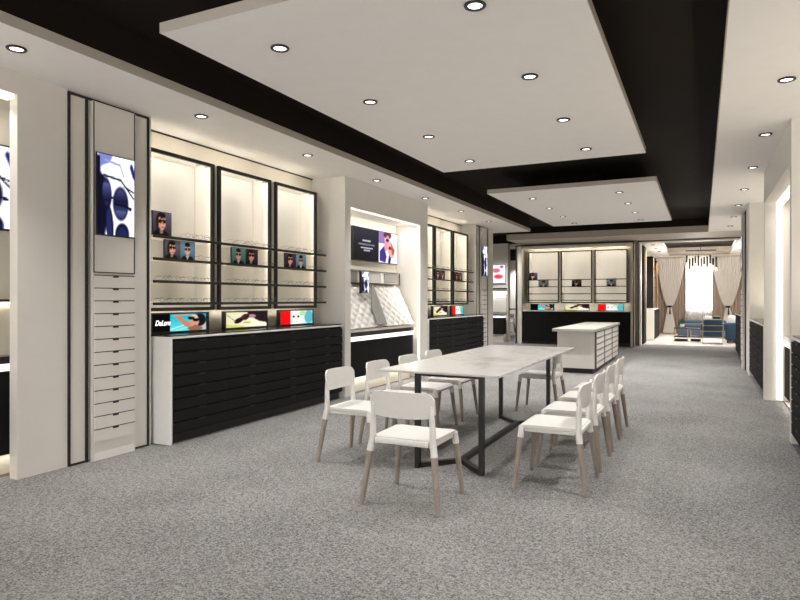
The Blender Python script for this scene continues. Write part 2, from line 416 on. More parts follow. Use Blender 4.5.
# end wall
YE = 19.0
bm = BM(); box(bm, -5.02, -1.645, YE, YE+.3, 0, Z3); struct('wall_back', bm, cream)
struct('wall_back', B(-8.5, -5.50, YE, YE+.3, 0, 3.09), white)
struct('wall_back', B(-8.5, -5.02, YE, YE+.3, 2.92, Z3), white) if False else None
struct('wall_back', B(.98, 1.6, YE, YE+.3, 0, Z3), white)
bm = BM(); box(bm, -5.02, -4.87, 18.32, YE, 0, 2.92); struct('trim_4', bm, cream)
bm = BM(); box(bm, -1.79, -1.725, 18.32, YE, 0, 2.92); struct('trim_5', bm, cream)
struct('trim_6', B(-4.87, -1.79, 18.5, YE, 2.84, 2.92), cream)
bm = BM(); box(bm, -5.05, -1.70, 18.29, 18.33, 2.92, 2.95); box(bm, -5.05, -5.02, 18.29, 18.33, 0, 2.92); box(bm, -1.725, -1.70, 18.29, 18.33, 0, 2.92)
struct('trim_7', bm, black)
struct('trim_8', B(-1.625, -1.575, 18.90, 19.3, 0, 2.955), edgewhite)
bm = BM(); box(bm, -1.65, -1.628, 18.88, 18.94, 0, 2.975); box(bm, -1.65, .95, 18.88, 18.94, 2.975, 2.998); struct('trim_9', bm, black)
struct('trim_10', B(-1.574, .95, 18.9, 19.0, 2.94, 2.974), white)
# lounge beyond the doorway
struct('ceiling', B(-2.1, -1.12, 19.3, 26.5, Z3, 3.25), ceil_m)
struct('ceiling', B(.92, 3.2, 19.3, 26.5, Z3, 3.25), ceil_m)
struct('ceiling', B(-1.12, .92, 19.9, 24.3, 3.18, 3.25), dark_ceil)
struct('ceiling', B(-1.12, .92, 24.3, 26.5, 3.02, 3.32), fascia)
struct('ceiling', B(-1.12, .92, 19.3, 19.9, Z3, 3.32), fascia)
struct('wall_left', B(-2.1, -1.98, 19.3, 26.3, 0, Z3), cream)
struct('wall_right', B(3.1, 3.2, 19.3, 26.3, 0, Z3), cream)
struct('wall_back', B(1.6, 3.2, 19.0, 19.3, 0, Z3), cream)
bm = BM(); box(bm, -2.1, -.62, 26.3, 26.5, 0, Z3); box(bm, .40, 3.2, 26.3, 26.5, 0, Z3); box(bm, -.62, .40, 26.3, 26.5, 0, .86); box(bm, -.62, .40, 26.3, 26.5, 2.95, 3.3)
struct('wall_back', bm, cream)
w = thing('window_1', None, None, (-.11, 26.35, .86)); w['kind'] = 'structure'
bm = BM(); box(bm, -.62, -.57, 26.36, 26.42, .86, 2.95); box(bm, .35, .40, 26.36, 26.42, .86, 2.95); box(bm, -.57, .35, 26.36, 26.42, .86, .91); box(bm, -.57, .35, 26.36, 26.42, 2.9, 2.95); box(bm, -.135, -.085, 26.36, 26.42, .91, 2.9)
obj('window_frame', bm, white, w)
obj('window_pane', B(-.57, .35, 26.385, 26.392, .91, 2.9), glass, w)
# side room seen through the gap beside the end unit
struct('ceiling', B(-8.5, -2.1, 19.3, 27, Z3, 3.1), ceil_m)
struct('wall_back', B(-8.6, -2.1, 27, 27.15, 0, 3.1), white)
struct('wall_right', B(-2.3, -2.12, 19.3, 27, 0, Z3), grey)
for k, (y, x0, x1, s) in enumerate(((20.2, -8.4, -2.4, 0), (21.8, -8.4, -2.4, .5), (23.8, -8.4, -2.4, 0))):
    bm = BM(); prism(bm, [(x0, y, 2.86), (x1, y+s*2, 2.86), (x1, y+s*2+.25, 2.86), (x0, y+.25, 2.86)], (0, 0, .135)); struct('trim_%d' % (11+k), bm, dark_ceil)

# ------------------------------------------------------------------ counters with drawers
def profile_light(parent, loc, size, direction, watts, col=(1, .92, .79)):
    l = bpy.data.lights.new('profile', 'AREA'); l.shape = 'RECTANGLE'; l.size, l.size_y = size; l.energy = watts; l.color = col
    o = bpy.data.objects.new('profile_light', l); COL.objects.link(o); o.parent = parent; o.location = Vector(loc)-LOC[parent.name]
    o.rotation_euler = Vector(direction).to_track_quat('-Z', 'Y').to_euler(); return o

def counter(x_front, x_back, y0, y1, label, cols, rows=8, flip=1, end_first=True, group=None):
    """front plane at x_front; flip=1 fronts face +X, -1 face -X"""
    t = thing('drawer_counter', label, 'counter', ((x_front+x_back)/2, (y0+y1)/2, 0), group=group)
    a, b = sorted((x_front-flip*.022, x_back))
    bm = BM(); box(bm, a, b, y0+.022, y1-.002, .09, .965); obj('body', bm, blackwood, t)
    k0, k1 = sorted((x_front-flip*.06, x_back)); obj('plinth', B(k0, k1, y0+.022, y1-.002, 0, .09), black, t)
    if end_first:
        e0, e1 = sorted((x_front, x_back)); obj('end_panel', B(e0, e1, y0, y0+.02, 0, .985, bev=.002), edgewhite, t)
    c0, c1 = sorted((x_front-flip*.012, x_back)); obj('countertop', B(c0, c1, y0+.02, y1, .967, 1.0), blackgloss, t)
    c0, c1 = sorted((x_front+flip*.002, x_front-flip*.010)); obj('top_edge', B(c0, c1, y0+.02, y1, .968, .988), edgewhite, t, label='thin white edge of the black top')
    ys = [y0+.03+(y1-y0-.035)*i/cols for i in range(cols+1)]; h = (.955-.10)/rows
    for r in range(rows):
        for c in range(cols):
            z = .10+r*h
            d0, d1 = sorted((x_front-flip*.022, x_front-flip*.001))
            d = obj('drawer', B(d0, d1, ys[c]+.001, ys[c+1]-.001, z, z+h-.012, bev=.0015), blackwood, t)
            ym = (ys[c]+ys[c+1])/2; p0, p1 = sorted((x_front-flip*.0006, x_front+flip*.002))
            obj('pull', B(p0, p1, ym-.045, ym+.045, z+h-.022, z+h-.009), black, d)
    if flip < 0: profile_light(t, (x_back-.03, (y0+y1)/2, 1.012), (y1-y0-.2, .012), (.25, 0, 1), 4.5*(y1-y0))  # added lamp without a fixture, brightens the bay wall above the counter
    return t
counter(-4.33, -4.865, 4.135, 7.12, 'long black drawer counter with white end, under the near display shelves', 4)
counter(-4.33, -4.865, 10.03, 13.10, 'black drawer counter beyond the quilted niche, under the far display shelves', 4)
counter(XR-.005, 1.295, 3.6, 6.69, 'black drawer counter cut by the picture edge, opposite the table', 4, flip=-1, end_first=False)
counter(XR-.005, 1.295, 9.54, 12.28, 'black drawer counter with white edge, between tall niche and pier opposite', 3, flip=-1)
counter(XR-.005, 1.295, 14.13, 17.2, 'far black drawer counter beside the lounge doorway', 4, flip=-1)
# white upright at the end of the counter nearest the right niche
struct('trim_14', B(XR-.02, XR-.001, 6.70, 6.81, 0, 2.0), edgewhite) if False else None
# end-wall counter (faces the camera)
def end_counter():
    x0, x1, yf, yb = -4.86, -1.80, 18.36, 18.99
    t = thing('drawer_counter', 'black drawer counter against the end wall behind the island', 'counter', ((x0+x1)/2, yf, 0))
    obj('body', B(x0, x1, yf+.02, yb, .09, .965), blackwood, t); obj('plinth', B(x0, x1, yf+.06, yb, 0, .09), black, t)
    obj('countertop', B(x0, x1, yf, yb, .967, 1.0), blackgloss, t)
    obj('top_edge', B(x0, x1, yf-.012, yf-.001, .972, 1.0), edgewhite, t, label='thin white edge of the black top')
    h = .855/8
    for r in range(8):
        for c in range(4):
            a = x0+(x1-x0)*c/4; b = x0+(x1-x0)*(c+1)/4
            obj('drawer', B(a+.002, b-.002, yf, yf+.02, .10+r*h, .10+(r+1)*h-.008), blackwood, t)
end_counter()

# ------------------------------------------------------------------ display frames and shelves
LW = 1.4
def xframe(x, y0, y1, z0, z1, label, w=.034, group=None, d=.03):
    t = thing('display_rack', label, 'display frame', (x, (y0+y1)/2, z0), group=group)
    bm = BM(); box(bm, x-d, x, y0, y0+w, z0, z1); box(bm, x-d, x, y1-w, y1, z0, z1); box(bm, x-d, x, y0+w, y1-w, z0, z0+w); box(bm, x-d, x, y0+w, y1-w, z1-w, z1)
    obj('frame', bm, black, t)
    # box sides behind the posts, light profiles tucked behind the posts and the top bar
    for (a, b) in ((y0+.002, y0+.014), (y1-.014, y1-.002)): obj('side_panel', B(-4.868, x-d-.001, a, b, z0, z1), white, t)
    obj('back_panel', B(-4.868, -4.862, y0+.016, y1-.016, z0+.002, z1-.014), backgrey, t)
    obj('top_board', B(-4.861, x-d-.001, y0+.015, y1-.015, z1-.012, z1), white, t)
    for (a, b, c, e) in ((y0+.016, y0+w-.006, z0+.02, z1-.03), (y1-w+.012, y1-.016, z0+.02, z1-.03), (y0+w+.003, y1-w-.003, z1-w+.012, z1-.014)):
        obj('light_strip', B(x-d-.004, x-d-.001, a, b, c, e), led_s, t)
    zc = (z0+z1)/2; xl = x-d-.006
    profile_light(t, (xl, y0+.026, zc), (.015, z1-z0-.1), (-.45, 1, 0), LW*1.7)
    profile_light(t, (xl, y1-.026, zc), (.015, z1-z0-.1), (-.8, -1, 0), LW*.5)
    profile_light(t, (xl, (y0+y1)/2, z1-.022), (y1-y0-.1, .015), (-1, 0, -.8), LW*.5)
    profile_light(t, (xl, (y0+y1)/2, z0-.006), (y1-y0-.1, .015), (-1, 0, -1.2), LW*.6)
    profile_light(t, (xl, (y0+y1)/2, z1+.006), (y1-y0-.1, .015), (-1, 0, .6), LW*.35)
    for dy in (-.17, -.05):
        obj('wall_bracket', B(-4.70, x-d, y1+dy, y1+dy+.02, z1-.033, z1-.020), alu, t)
    return t
def xshelf(x0, x1, y0, y1, z, fr, label, group=None):
    t = thing('display_shelf', label, 'shelf', ((x0+x1)/2, (y0+y1)/2, z-.02), group=group)
    obj('shelf_board', B(x0, x1-.012, y0, y1, z-.012, z), cream, t)
    for a, b in fr: obj('rear_board', B(-4.80, x0-.045, a+.022, b-.022, z-.012, z), cream, t)
    obj('front_rail', B(x1-.012, x1, y0, y1, z-.022, z+.004), black, t)
    return t
def make_glasses():
    bm = BM(); r = .0013
    for s in (-1, 1):
        pts = [(0, s*.035+.026*math.cos(a), .024+.021*math.sin(a)) for a in [2*PI*k/12 for k in range(12)]]
        tube(bm, pts, r, 4, closed=True)
        tube(bm, [(0, s*.060, .034), (-.012, s*.066, .036), (-.06, s*.067, .036), (-.10, s*.064, .022)], r, 4)
    tube(bm, [(0, -.011, .03), (.002, 0, .034), (0, .011, .03)], r, 4)
    return obj('eyeglasses', bm, glare)
gl0 = make_glasses(); tag(gl0, 'x', 'eyeglasses'); used = [False]
def put_glasses(x, y, z, rz, label, group, s=1.):
    if not used[0]: o = gl0; used[0] = True
    else: o = gl0.copy(); COL.objects.link(o)
    o.location = (x, y, z); o.rotation_euler = (0, R.uniform(-.12, .12), rz); o.scale = (s, s, s)
    o['label'] = label; o['group'] = group

def poster(name, x, y0, y1, z0, z1, fn, nx, ny, label, m=print_m, cat='poster', th=.012):
    t = thing(name, label, cat, (x, (y0+y1)/2, z0))
    obj('backing_board', B(x-th, x, y0, y1, z0, z1), black, t)
    picture('printed_picture', (x+.0015, y0+.004, z0+.004), (0, y1-y0-.008, 0), (0, 0, z1-z0-.008), fn, nx, ny, m, t)
    return t
def lightbox(x, y0, y1, z0, z1, fn, nx, ny, label):
    t = thing('light_box', label, 'light box', (x, (y0+y1)/2, z0))
    bm = BM(); d = .05; w = .018
    box(bm, x-d, x, y0, y0+w, z0, z1); box(bm, x-d, x, y1-w, y1, z0, z1); box(bm, x-d, x, y0+w, y1-w, z0, z0+w); box(bm, x-d, x, y0+w, y1-w, z1-w*.8, z1); box(bm, x-d, x-.012, y0+w, y1-w, z0+w, z1-w*.8)
    obj('frame', bm, black, t)
    picture('lit_picture', (x-.006, y0+w, z0+w), (0, y1-y0-2*w, 0), (0, 0, z1-z0-w*1.8), fn, nx, ny, lightbox_m, t)
    return t
def script_text(body, loc, rot, size, parent, m, shear=.3, sx=1., name='lettering'):
    c = bpy.data.curves.new(name, 'FONT'); c.body = body; c.size = size; c.shear = shear; c.align_x = 'CENTER'; c.extrude = .001; c.offset = size*.012
    tmp = bpy.data.objects.new('t', c); COL.objects.link(tmp); bpy.context.view_layer.update()
    me = bpy.data.meshes.new_from_object(tmp.evaluated_get(bpy.context.evaluated_depsgraph_get())); COL.objects.unlink(tmp); bpy.data.objects.remove(tmp)
    me.materials.clear(); me.materials.append(m); o = bpy.data.objects.new(name, me); link(o, parent, Vector(loc)-LOC[parent.name]); o.rotation_euler = rot; o.scale = (sx, 1, 1)
    return o
whiteglow = mat('lit_lettering', (1, 1, 1), .5, emit=(1, 1, 1), power=.9)

XF = -4.60
PLACE = {0: 'nearest the drawer-column pier', 1: 'in the middle', 2: 'beside the niche wall'}
SH = (1.297, 1.504, 1.713, 1.922)
SHN = ('lowest', 'second lowest', 'second highest', 'highest')
def bay(yb, ylim, bayname, first_cut, pic_sets):
    o = yb-4.09; fr = [(4.11+o, 4.99+o), (5.055+o, 5.945+o), (6.03+o, 6.91+o)]
    for k, (a, b) in enumerate(fr):
        xframe(XF, a, b, 1.217, 2.745, ('first', 'middle', 'last')[k]+' tall black lit frame on the '+bayname+' display wall', group='black display frames, '+bayname+' wall')
    for i, z in enumerate(SH):
        xshelf(XF+.003, -4.505, yb+.01, ylim-.21, z, fr, SHN[i]+' glass display shelf across the '+bayname+' black frames', group='display shelves, '+bayname+' wall')
    for g in ((fr[0][1], fr[1][0]), (fr[1][1], fr[2][0])): struct('trim_%d' % (31+len([o for o in bpy.data.objects if o.name.startswith('trim_3')])), B(-4.865, -4.645, g[0]+.002, g[1]-.002, 1.217, 2.745), cream)
    return fr
fr1 = bay(4.09, 7.2, 'near', True, None)
fr2 = bay(10.02, 13.13, 'far', True, None)
# posters of the near wall (y0, y1, shelf, image)
xp = -4.525
posters = [(4.10, 4.33, 3, img_woman(), 'single portrait of a woman in dark sunglasses on the highest near shelf', 14, 20, .225),
 (4.24, 4.63, 2, img_pair(img_woman((.2, .2, .22)), img_man()), 'double portrait of woman and man in sunglasses under the single portrait', 28, 20, .18),
 (5.16, 5.60, 2, img_pair(img_man((.30, .45, .45)), img_woman((.12, .08, .1))), 'double portrait on the middle near frame, man beside dark-haired woman', 28, 20, .178),
 (6.10, 6.55, 2, img_pair(img_woman((.14, .1, .12)), img_man((.38, .52, .6))), 'double portrait on the last near frame, beside the niche wall', 28, 20, .178)]
for y0, y1, sh, fn, lb, nx, ny, h in posters: poster('portrait_poster', xp, y0, y1, SH[sh]+.001, SH[sh]+h, fn, nx, ny, lb)
for y0, y1, fn, lb in [(10.80, 11.28, img_pair(img_woman((.14, .12, .14)), img_man((.25, .2, .24))), 'dim double portrait on the far display wall, middle black frame'), (11.82, 12.26, img_pair(img_woman((.2, .08, .1)), img_woman((.3, .28, .3))), 'reddish double portrait on the far display wall, last black frame')]:
    poster('portrait_poster', xp, y0, y1, SH[2]+.001, SH[2]+.175, fn, 24, 14, lb)
b1 = lightbox(-4.62, 4.17, 4.93, 1.001, 1.20, img_pool(), 80, 26, 'light box with white script and a swimmer in sunglasses, on near counter')
script_text('DeLore', (-4.6235, 4.315, 1.08), (PI/2, 0, PI/2), .07, b1, whiteglow, .35, .85)
lightbox(-4.62, 5.17, 5.90, 1.001, 1.20, img_cream, 60, 22, 'cream light box with brown sunglasses on the near black counter')
lightbox(-4.62, 6.13, 6.86, 1.001, 1.20, img_red, 60, 22, 'red and white light box at the far end of near counter')
lightbox(-4.62, 10.05, 10.62, 1.001, 1.20, img_pool(), 50, 16, 'pool light box on the counter beyond the quilted niche')
lightbox(-4.62, 10.92, 11.66, 1.001, 1.20, img_cream, 50, 18, 'cream light box on the counter beyond the quilted niche')
lightbox(-4.62, 11.90, 12.62, 1.001, 1.20, img_red, 50, 18, 'red and white light box on the counter beyond the quilted niche')
# eyeglasses
def fill(fr, bayname, blocked, per):
    for i, z in enumerate(SH):
        ys = []
        for (a, b) in fr:
            for k in range(per):
                y = a+.12+(b-a-.24)*k/(per-1)+R.uniform(-.01, .01)
                if not any(sh == i and p0-.075 < y < p1+.075 for p0, p1, sh in blocked): ys.append(y)
        for k, y in enumerate(ys):
            put_glasses(-4.53, y, z+.0050, R.uniform(-.3, .3), '%s thin dark eyeglasses from the near end of the %s shelf, %s display wall' % (ORD[min(k, 15)], SHN[i], bayname), 'eyeglasses on the %s display wall' % bayname)
fill(fr1, 'near', [(4.1, 4.33, 3), (4.24, 4.63, 2), (5.16, 5.6, 2), (6.1, 6.55, 2)], 5)
fill(fr2, 'far', [(10.8, 11.28, 2), (11.82, 12.26, 2)], 4)

# end-wall frames
for n_, (a, b) in enumerate(((-3.818, -3.762), (-2.868, -2.802))): struct('trim_%d' % (41+n_), B(a, b, 18.60, 18.999, 1.22, 2.76), cream)
end_names = ('beside the side-room gap', 'in the middle', 'beside the lounge doorway')
end_box = ((-4.66, -3.95), (-3.64, -2.94), (-2.70, -1.99))
for k, (x0, x1) in enumerate(((-4.74, -3.82), (-3.76, -2.87), (-2.80, -1.90))):
    y = 18.62; z0, z1 = 1.22, 2.76; w = .03
    t = thing('display_rack', 'black lit display frame on the end wall, '+end_names[k], 'display frame', ((x0+x1)/2, y, z0), group='end wall display frames')
    bm = BM(); box(bm, x0, x0+w, y-.03, y, z0, z1); box(bm, x1-w, x1, y-.03, y, z0, z1); box(bm, x0+w, x1-w, y-.03, y, z0, z0+w); box(bm, x0+w, x1-w, y-.03, y, z1-w, z1)
    obj('frame', bm, black, t)
    for (a, b) in ((x0+.002, x0+.012), (x1-.012, x1-.002)): obj('side_panel', B(a, b, y+.001, 18.998, z0, z1), white, t)
    obj('back_panel', B(x0+.014, x1-.014, 18.985, 18.998, z0, z1), backgrey, t)
    for a, b, c, e in ((x0+.013, x0+w-.012, z0+.02, z1-.03), (x1-w, x1-.014, z0+.02, z1-.03), (x0+w+.002, x1-w-.002, z1-w+.004, z1-.014)):
        obj('light_strip', B(a, b, y+.001, y+.008, c, e), led_s, t)
    zc = (z0+z1)/2; yl = y+.006
    profile_light(t, (x0+.026, yl, zc), (.015, z1-z0-.1), (1, .7, 0), LW*1.1); profile_light(t, (x1-.026, yl, zc), (.015, z1-z0-.1), (-1, .7, 0), LW*1.1)
    profile_light(t, ((x0+x1)/2, yl, z1-.022), (x1-x0-.1, .015), (0, 1, -.8), LW*.6); profile_light(t, ((x0+x1)/2, yl, z0-.006), (x1-x0-.1, .015), (0, 1, -1.2), LW*.6)
    profile_light(t, ((x0+x1)/2, yl, z1+.006), (x1-x0-.1, .015), (0, 1, 1), LW*.5)
    for dx in (.2, .7): obj('wall_bracket', B(x0+dx, x0+dx+.02, y, 18.999, z1-.028, z1-.012), alu, t)
    for i, z in enumerate((1.31, 1.50, 1.71, 1.915)):
        s = thing('display_shelf', '%s thin shelf on the end wall frame %s' % (SHN[i], end_names[k]), 'shelf', ((x0+x1)/2, y-.08, z), group='end wall display shelves')
        obj('shelf_board', B(x0+.005, x1-.005, y-.13, y-.032, z-.012, z), cream, s)
        obj('front_rail', B(x0+.005, x1-.005, y-.142, y-.13, z-.02, z+.003), black, s)
    px = ((-4.42, -4.12), (-3.44, -3.16), (-2.46, -2.20))[k]
    t = thing('portrait_poster', 'small portrait poster on the end wall frame '+end_names[k], 'poster', (px[0], y-.06, 1.711))
    obj('backing_board', B(px[0], px[1], y-.07, y-.06, 1.711, 1.895), black, t)
    picture('printed_picture', (px[0]+.003, y-.0715, 1.714), (px[1]-px[0]-.006, 0, 0), (0, 0, .178), (img_man((.45, .5, .52)), img_woman((.15, .12, .13)), img_man((.42, .5, .56)))[k], 16, 12, print_m, t)
    bx = end_box[k]
    t = thing('light_box', ('teal pool light box', 'cream sunglasses light box', 'red and white light box')[k]+' on the end wall counter', 'light box', (bx[0], 18.55, 1.0))
    bm = BM(); box(bm, bx[0], bx[1], 18.56, 18.60, 1.001, 1.195); box(bm, bx[0], bx[0]+.014, 18.545, 18.56, 1.001, 1.195); box(bm, bx[1]-.014, bx[1], 18.545, 18.56, 1.001, 1.195)
    obj('frame', bm, black, t)
    picture('lit_picture', (bx[0]+.014, 18.558, 1.012), (bx[1]-bx[0]-.028, 0, 0), (0, 0, .172), (img_pool(), img_cream, img_red)[k], 40, 12, lightbox_m, t)
t = thing('portrait_poster', 'dark portrait standing on the highest end wall shelf beside the gap', 'poster', (-4.7, 18.56, 1.916))
obj('backing_board', B(-4.73, -4.45, 18.55, 18.56, 1.916, 2.13), black, t)
picture('printed_picture', (-4.727, 18.5485, 1.92), (.274, 0, 0), (0, 0, .206), img_woman(), 14, 12, print_m, t)

# ------------------------------------------------------------------ piers with screen and drawers
def pier(y0, x, s, label_col, label_scr, mirror=False, detail=True, y_len=.80):
    """black-lined pier panel on plane x facing s (+1: +X); tall drawer column and a portrait screen"""
    Y = lambda a: y0+(y_len-a if mirror else a)
    def bx(bm, xa, xb, ya, yb, za, zb, **k):
        xa, xb = sorted((x+s*xa, x+s*xb)); ya, yb = sorted((Y(ya), Y(yb))); return box(bm, xa, xb, ya, yb, za, zb, **k)
    t = thing('wall_panel', 'black-lined pale panel around the '+label_col, 'wall panel', (x, y0+y_len/2, 0))
    bm = BM(); bx(bm, .001, .014, 0, .018, 0, 2.985); bx(bm, .001, .014, y_len-.018, y_len, 0, 2.985); bx(bm, .001, .014, .018, y_len-.018, 2.965, 2.985)
    bx(bm, .001, .014, .018, .18, 0, .015); bx(bm, .001, .014, .63, y_len-.018, 0, .015); bx(bm, .001, .012, .155, .178, .015, 2.965)
    obj('black_trim', bm, black, t)
    c = thing('drawer_column', label_col, 'cabinet', (x, Y(.405), 0))
    obj('body', bx(BM(), .016, .045, .195, .615, .0, 2.96), pier_m, c)
    bm = BM(); bx(bm, .045, .049, .200, .207, 1.55, 2.955); bx(bm, .045, .049, .603, .610, 1.55, 2.955); bx(bm, .045, .049, .207, .603, 1.55, 1.558)
    obj('edge_lines', bm, black, c)
    obj('base_panel', bx(BM(), .045, .050, .205, .60, .0, .06), white, c)
    for i in range(13 if detail else 0):
        z = .155+i*.106
        d = obj('drawer', bx(BM(), .045, .060, .205, .600, z, z+.098), pier_m, c)
        g = bx(BM(), .061, .0625, .205, .600, z+.0975, z+.1035); obj('shadow_gap', g, black, d) if False else None
        obj('pull', bx(BM(), .0605, .064, .375, .43, z+.086, z+.0995), black, d)
        obj('drawer_lip', bx(BM(), .0455, .059, .205, .600, z+.0985, z+.1055), black, d)
    sc = thing('wall_screen', label_scr, 'screen', (x, Y(.405), 1.86))
    obj('screen_case', bx(BM(), .050, .062, .215, .597, 1.86, 2.545, bev=.002), black, sc)
    ya, yb = sorted((Y(.222), Y(.590)))
    xx = x+s*.0632
    if s > 0: picture('lit_picture', (xx, ya, 1.872), (0, yb-ya, 0), (0, 0, .666), img_sunglasses(), 48, 80, screen_m, sc)
    else: picture('lit_picture', (xx, yb, 1.872), (0, ya-yb, 0), (0, 0, .666), img_sunglasses(), 20, 30, screen_m, sc)
pier(3.26, -4.53, 1, 'tall narrow white column of drawers on the pier nearest the camera', 'portrait screen of blue sunglasses on the pier nearest the camera')
pier(13.18, -4.53, 1, 'tall narrow drawer column on the pier past the far display wall', 'portrait screen of sunglasses on the pier past the far display wall')
pier(13.2, XR, -1, 'tall narrow drawer column on the pier opposite, by the last counter', 'portrait screen seen edge-on, on the pier opposite')

# ------------------------------------------------------------------ quilted niche
t = thing('wall_screen', 'wide screen with white lines of text and smiling couple, in niche', 'screen', (-4.79, 9.1, 1.94))
obj('screen_case', B(-4.795, -4.752, 8.12, 9.78 - .14, 1.93, 2.455, bev=.003), black, t)
picture('lit_picture', (-4.7505, 8.13, 1.94), (0, 1.50, 0), (0, 0, .505), img_advert, 150, 60, screen_m, t)
# lit display box above the board
t = thing('display_case', 'shallow white lit case with black edges above the quilted board', 'display case', (-4.72, 8.5, 1.58))
obj('case_body', B(-4.79, -4.705, 7.37, 9.60, 1.585, 1.765), white, t)
bm = BM()
for a, b, c, e in ((7.37, 9.60, 1.765, 1.775), (7.37, 9.60, 1.575, 1.585), (9.60, 9.61, 1.575, 1.775)): box(bm, -4.79, -4.69, a, b, c, e)
obj('edge_frame', bm, black, t)
bm = BM(); box(bm, -4.705, -4.695, 8.9, 9.0, 1.59, 1.76, mi=0); obj('light_bar', bm, edgewhite, t)
obj('inset_panel', B(-4.705, -4.70, 9.05, 9.58, 1.60, 1.75), grey, t)
obj('inset_panel', B(-4.705, -4.70, 7.5, 8.16, 1.60, 1.75), grey, t)
def quilted_board():
    t = thing('display_board', 'sloping white quilted display board in the niche', 'display board', (-4.6, 8.5, .86))
    bm = BM(); ny, nz = 150, 44; y0, y1 = 7.37, 9.60
    zb, zt, xb, xt = .91, 1.55, -4.43, -4.735
    g = []
    for j in range(nz+1):
        row = []
        for i in range(ny+1):
            f = j/nz; y = y0+(y1-y0)*i/ny
            a = (y/.105+f*9)*PI/2*1.0; b = (y/.105-f*9)*PI/2*1.0
            h = .022*(abs(math.sin(a))*abs(math.sin(b)))**.6
            row.append(bm.verts.new((xb+(xt-xb)*f+h*.92, y, zb+(zt-zb)*f+h*.4)))
        g.append(row)
    for j in range(nz):
        for i in range(ny): bm.faces.new((g[j][i], g[j][i+1], g[j+1][i+1], g[j+1][i]))
    o = obj('quilted_face', bm, blind, t, smooth=True)
    obj('board_core', prism(BM(), [(-4.44, y0, .90), (-4.745, y0, 1.55), (-4.79, y0, 1.55), (-4.79, y0, .90)], (0, y1-y0, 0)), white, t)
    obj('ledge', B(-4.79, -4.40, y0, y1, .862, .898), cream, t)
    obj('front_rail', B(-4.418, -4.40, y0, y1, .899, .907), grey, t)
    # grey band laid down the board
    nrm = Vector((.67, 0, .305)).normalized()*.03
    P = [(-4.714, 8.40, 1.556), (-4.553, 8.273, 1.197), (-4.438, 8.26, .941), (-4.438, 8.56, .941), (-4.553, 8.44, 1.197), (-4.714, 8.56, 1.556)]
    P = [(-4.714, 8.565, 1.546), (-4.553, 8.273, 1.197), (-4.435, 8.252, .930), (-4.435, 8.568, .930), (-4.714, 8.62, 1.546)]
    obj('band', prism(BM(), [Vector(p)+nrm for p in P], nrm*.4), grey, t, label='flat grey band down the board')
    obj('band_end', B(-4.44, -4.402, 8.24, 8.58, .9075, .915), black, t)
quilted_board()
t = thing('small_screen', 'small upright screen hung over the quilted board', 'screen', (-4.66, 8.35, 1.41))
obj('screen_case', B(-4.60, -4.57, 8.04, 8.29, 1.42, 1.75, bev=.002), black, t)
picture('lit_picture', (-4.5685, 8.05, 1.43), (0, .23, 0), (0, 0, .315), img_sunglasses(), 22, 30, screen_m, t)
def bench(x0, x1, y0, y1, label, s=1, zt=.86, ztop=.80, zw=.735, zb=.22):
    t = thing('display_bench', label, 'bench cabinet', ((x0+x1)/2, (y0+y1)/2, 0))
    a, b = sorted((x0, x1-s*.004))
    obj('top_panel', B(a, b, y0, y1, ztop, zt), blackgloss, t)
    a, b = sorted((x0, x1)); obj('lit_edge', B(a, b, y0, y1, zw, ztop-.001), litedge, t)
    profile_light(t, (x1-s*.04, (y0+y1)/2, zb-.006), (y1-y0-.1, .03), (s*.3, 0, -1), 2.2)
    a, b = sorted((x0, x1-s*.012)); obj('front_panel', B(a, b, y0, y1, zb, zw-.001), blackwood, t)
    a, b = sorted((x0, x1-s*.07)); obj('plinth', B(a, b, y0, y1, 0.0, zb-.001), cream, t)
    a, b = sorted((x1-s*.012, x1-s*.004)); obj('floor_rail', B(a, b, y0, y1, .0, .02), wood, t)
    return t
bench(-4.79, -4.40, 7.37, 9.55, 'black bench cabinet with thick white edge below quilted board')
bench(-4.855, -4.70, -1.5, 3.2, 'black bench in the niche at the picture edge', zb=.16, zw=.79, ztop=.845, zt=.90)
bench(1.29, .945, 6.84, 9.38, 'black bench inside the tall niche opposite the marble table', s=-1, zb=.08)
# things in the near-left niche
t = thing('wall_screen', 'portrait screen cut by the picture edge, in the nearest niche', 'screen', (-4.84, 2.7, 1.86))
struct('wall_left', B(-5.19, -4.86, -2.5, 3.25, .0, Z3), cream)
obj('screen_case', B(-4.858, -4.815, 2.55, 3.035, 1.86, 2.515, bev=.003), black, t)
picture('lit_picture', (-4.8135, 2.56, 1.872), (0, .44, 0), (0, 0, .63), img_sunglasses(), 40, 60, screen_m, t)
obj('ledge_board', B(-4.855, -4.75, -1.5, 3.2, 1.31, 1.33), black).__setitem__('category', 'shelf')
bpy.data.objects['ledge_board'].name = 'niche_shelf'; tag(bpy.data.objects['niche_shelf'], 'thin black shelf under the edge screen in the nearest niche', 'shelf')
strip('led_strip', B(-4.855, -4.835, -1.5, 3.2, 1.285, 1.305), 'light strip tucked under the black shelf in the nearest niche', m=led_s)

# far passage display beside the gap (faces the camera)
t = thing('wall_screen', 'square advert with red and blue faces past the far pier', 'screen', (-5.75, 18.97, 1.84))
obj('screen_case', B(-6.3, -5.56, 18.95, 18.995, 1.84, 2.42), white, t)
picture('lit_picture', (-6.29, 18.948, 1.85), (.72, 0, 0), (0, 0, .56), img_crowd, 30, 20, screen_m, t)
t = SLAT = thing('display_board', 'white slatted display board past the far pier', 'display board', (-5.9, 18.9, .86))
bm = BM()
obj('board_core', B(-6.8, -5.52, 18.93, 18.99, .90, 1.58), white, t)
bm = BM()
for k in range(7): box(bm, -6.8, -5.52, 18.91, 18.935, .93+k*.09, .985+k*.09)
obj('slats', bm, blind, t)
obj('ledge', B(-6.8, -5.52, 18.8, 18.99, 1.64, 1.68), black, t)
bench_t = thing('display_bench', 'black bench with white edge under the slatted board', 'bench cabinet', (-5.9, 18.7, 0))
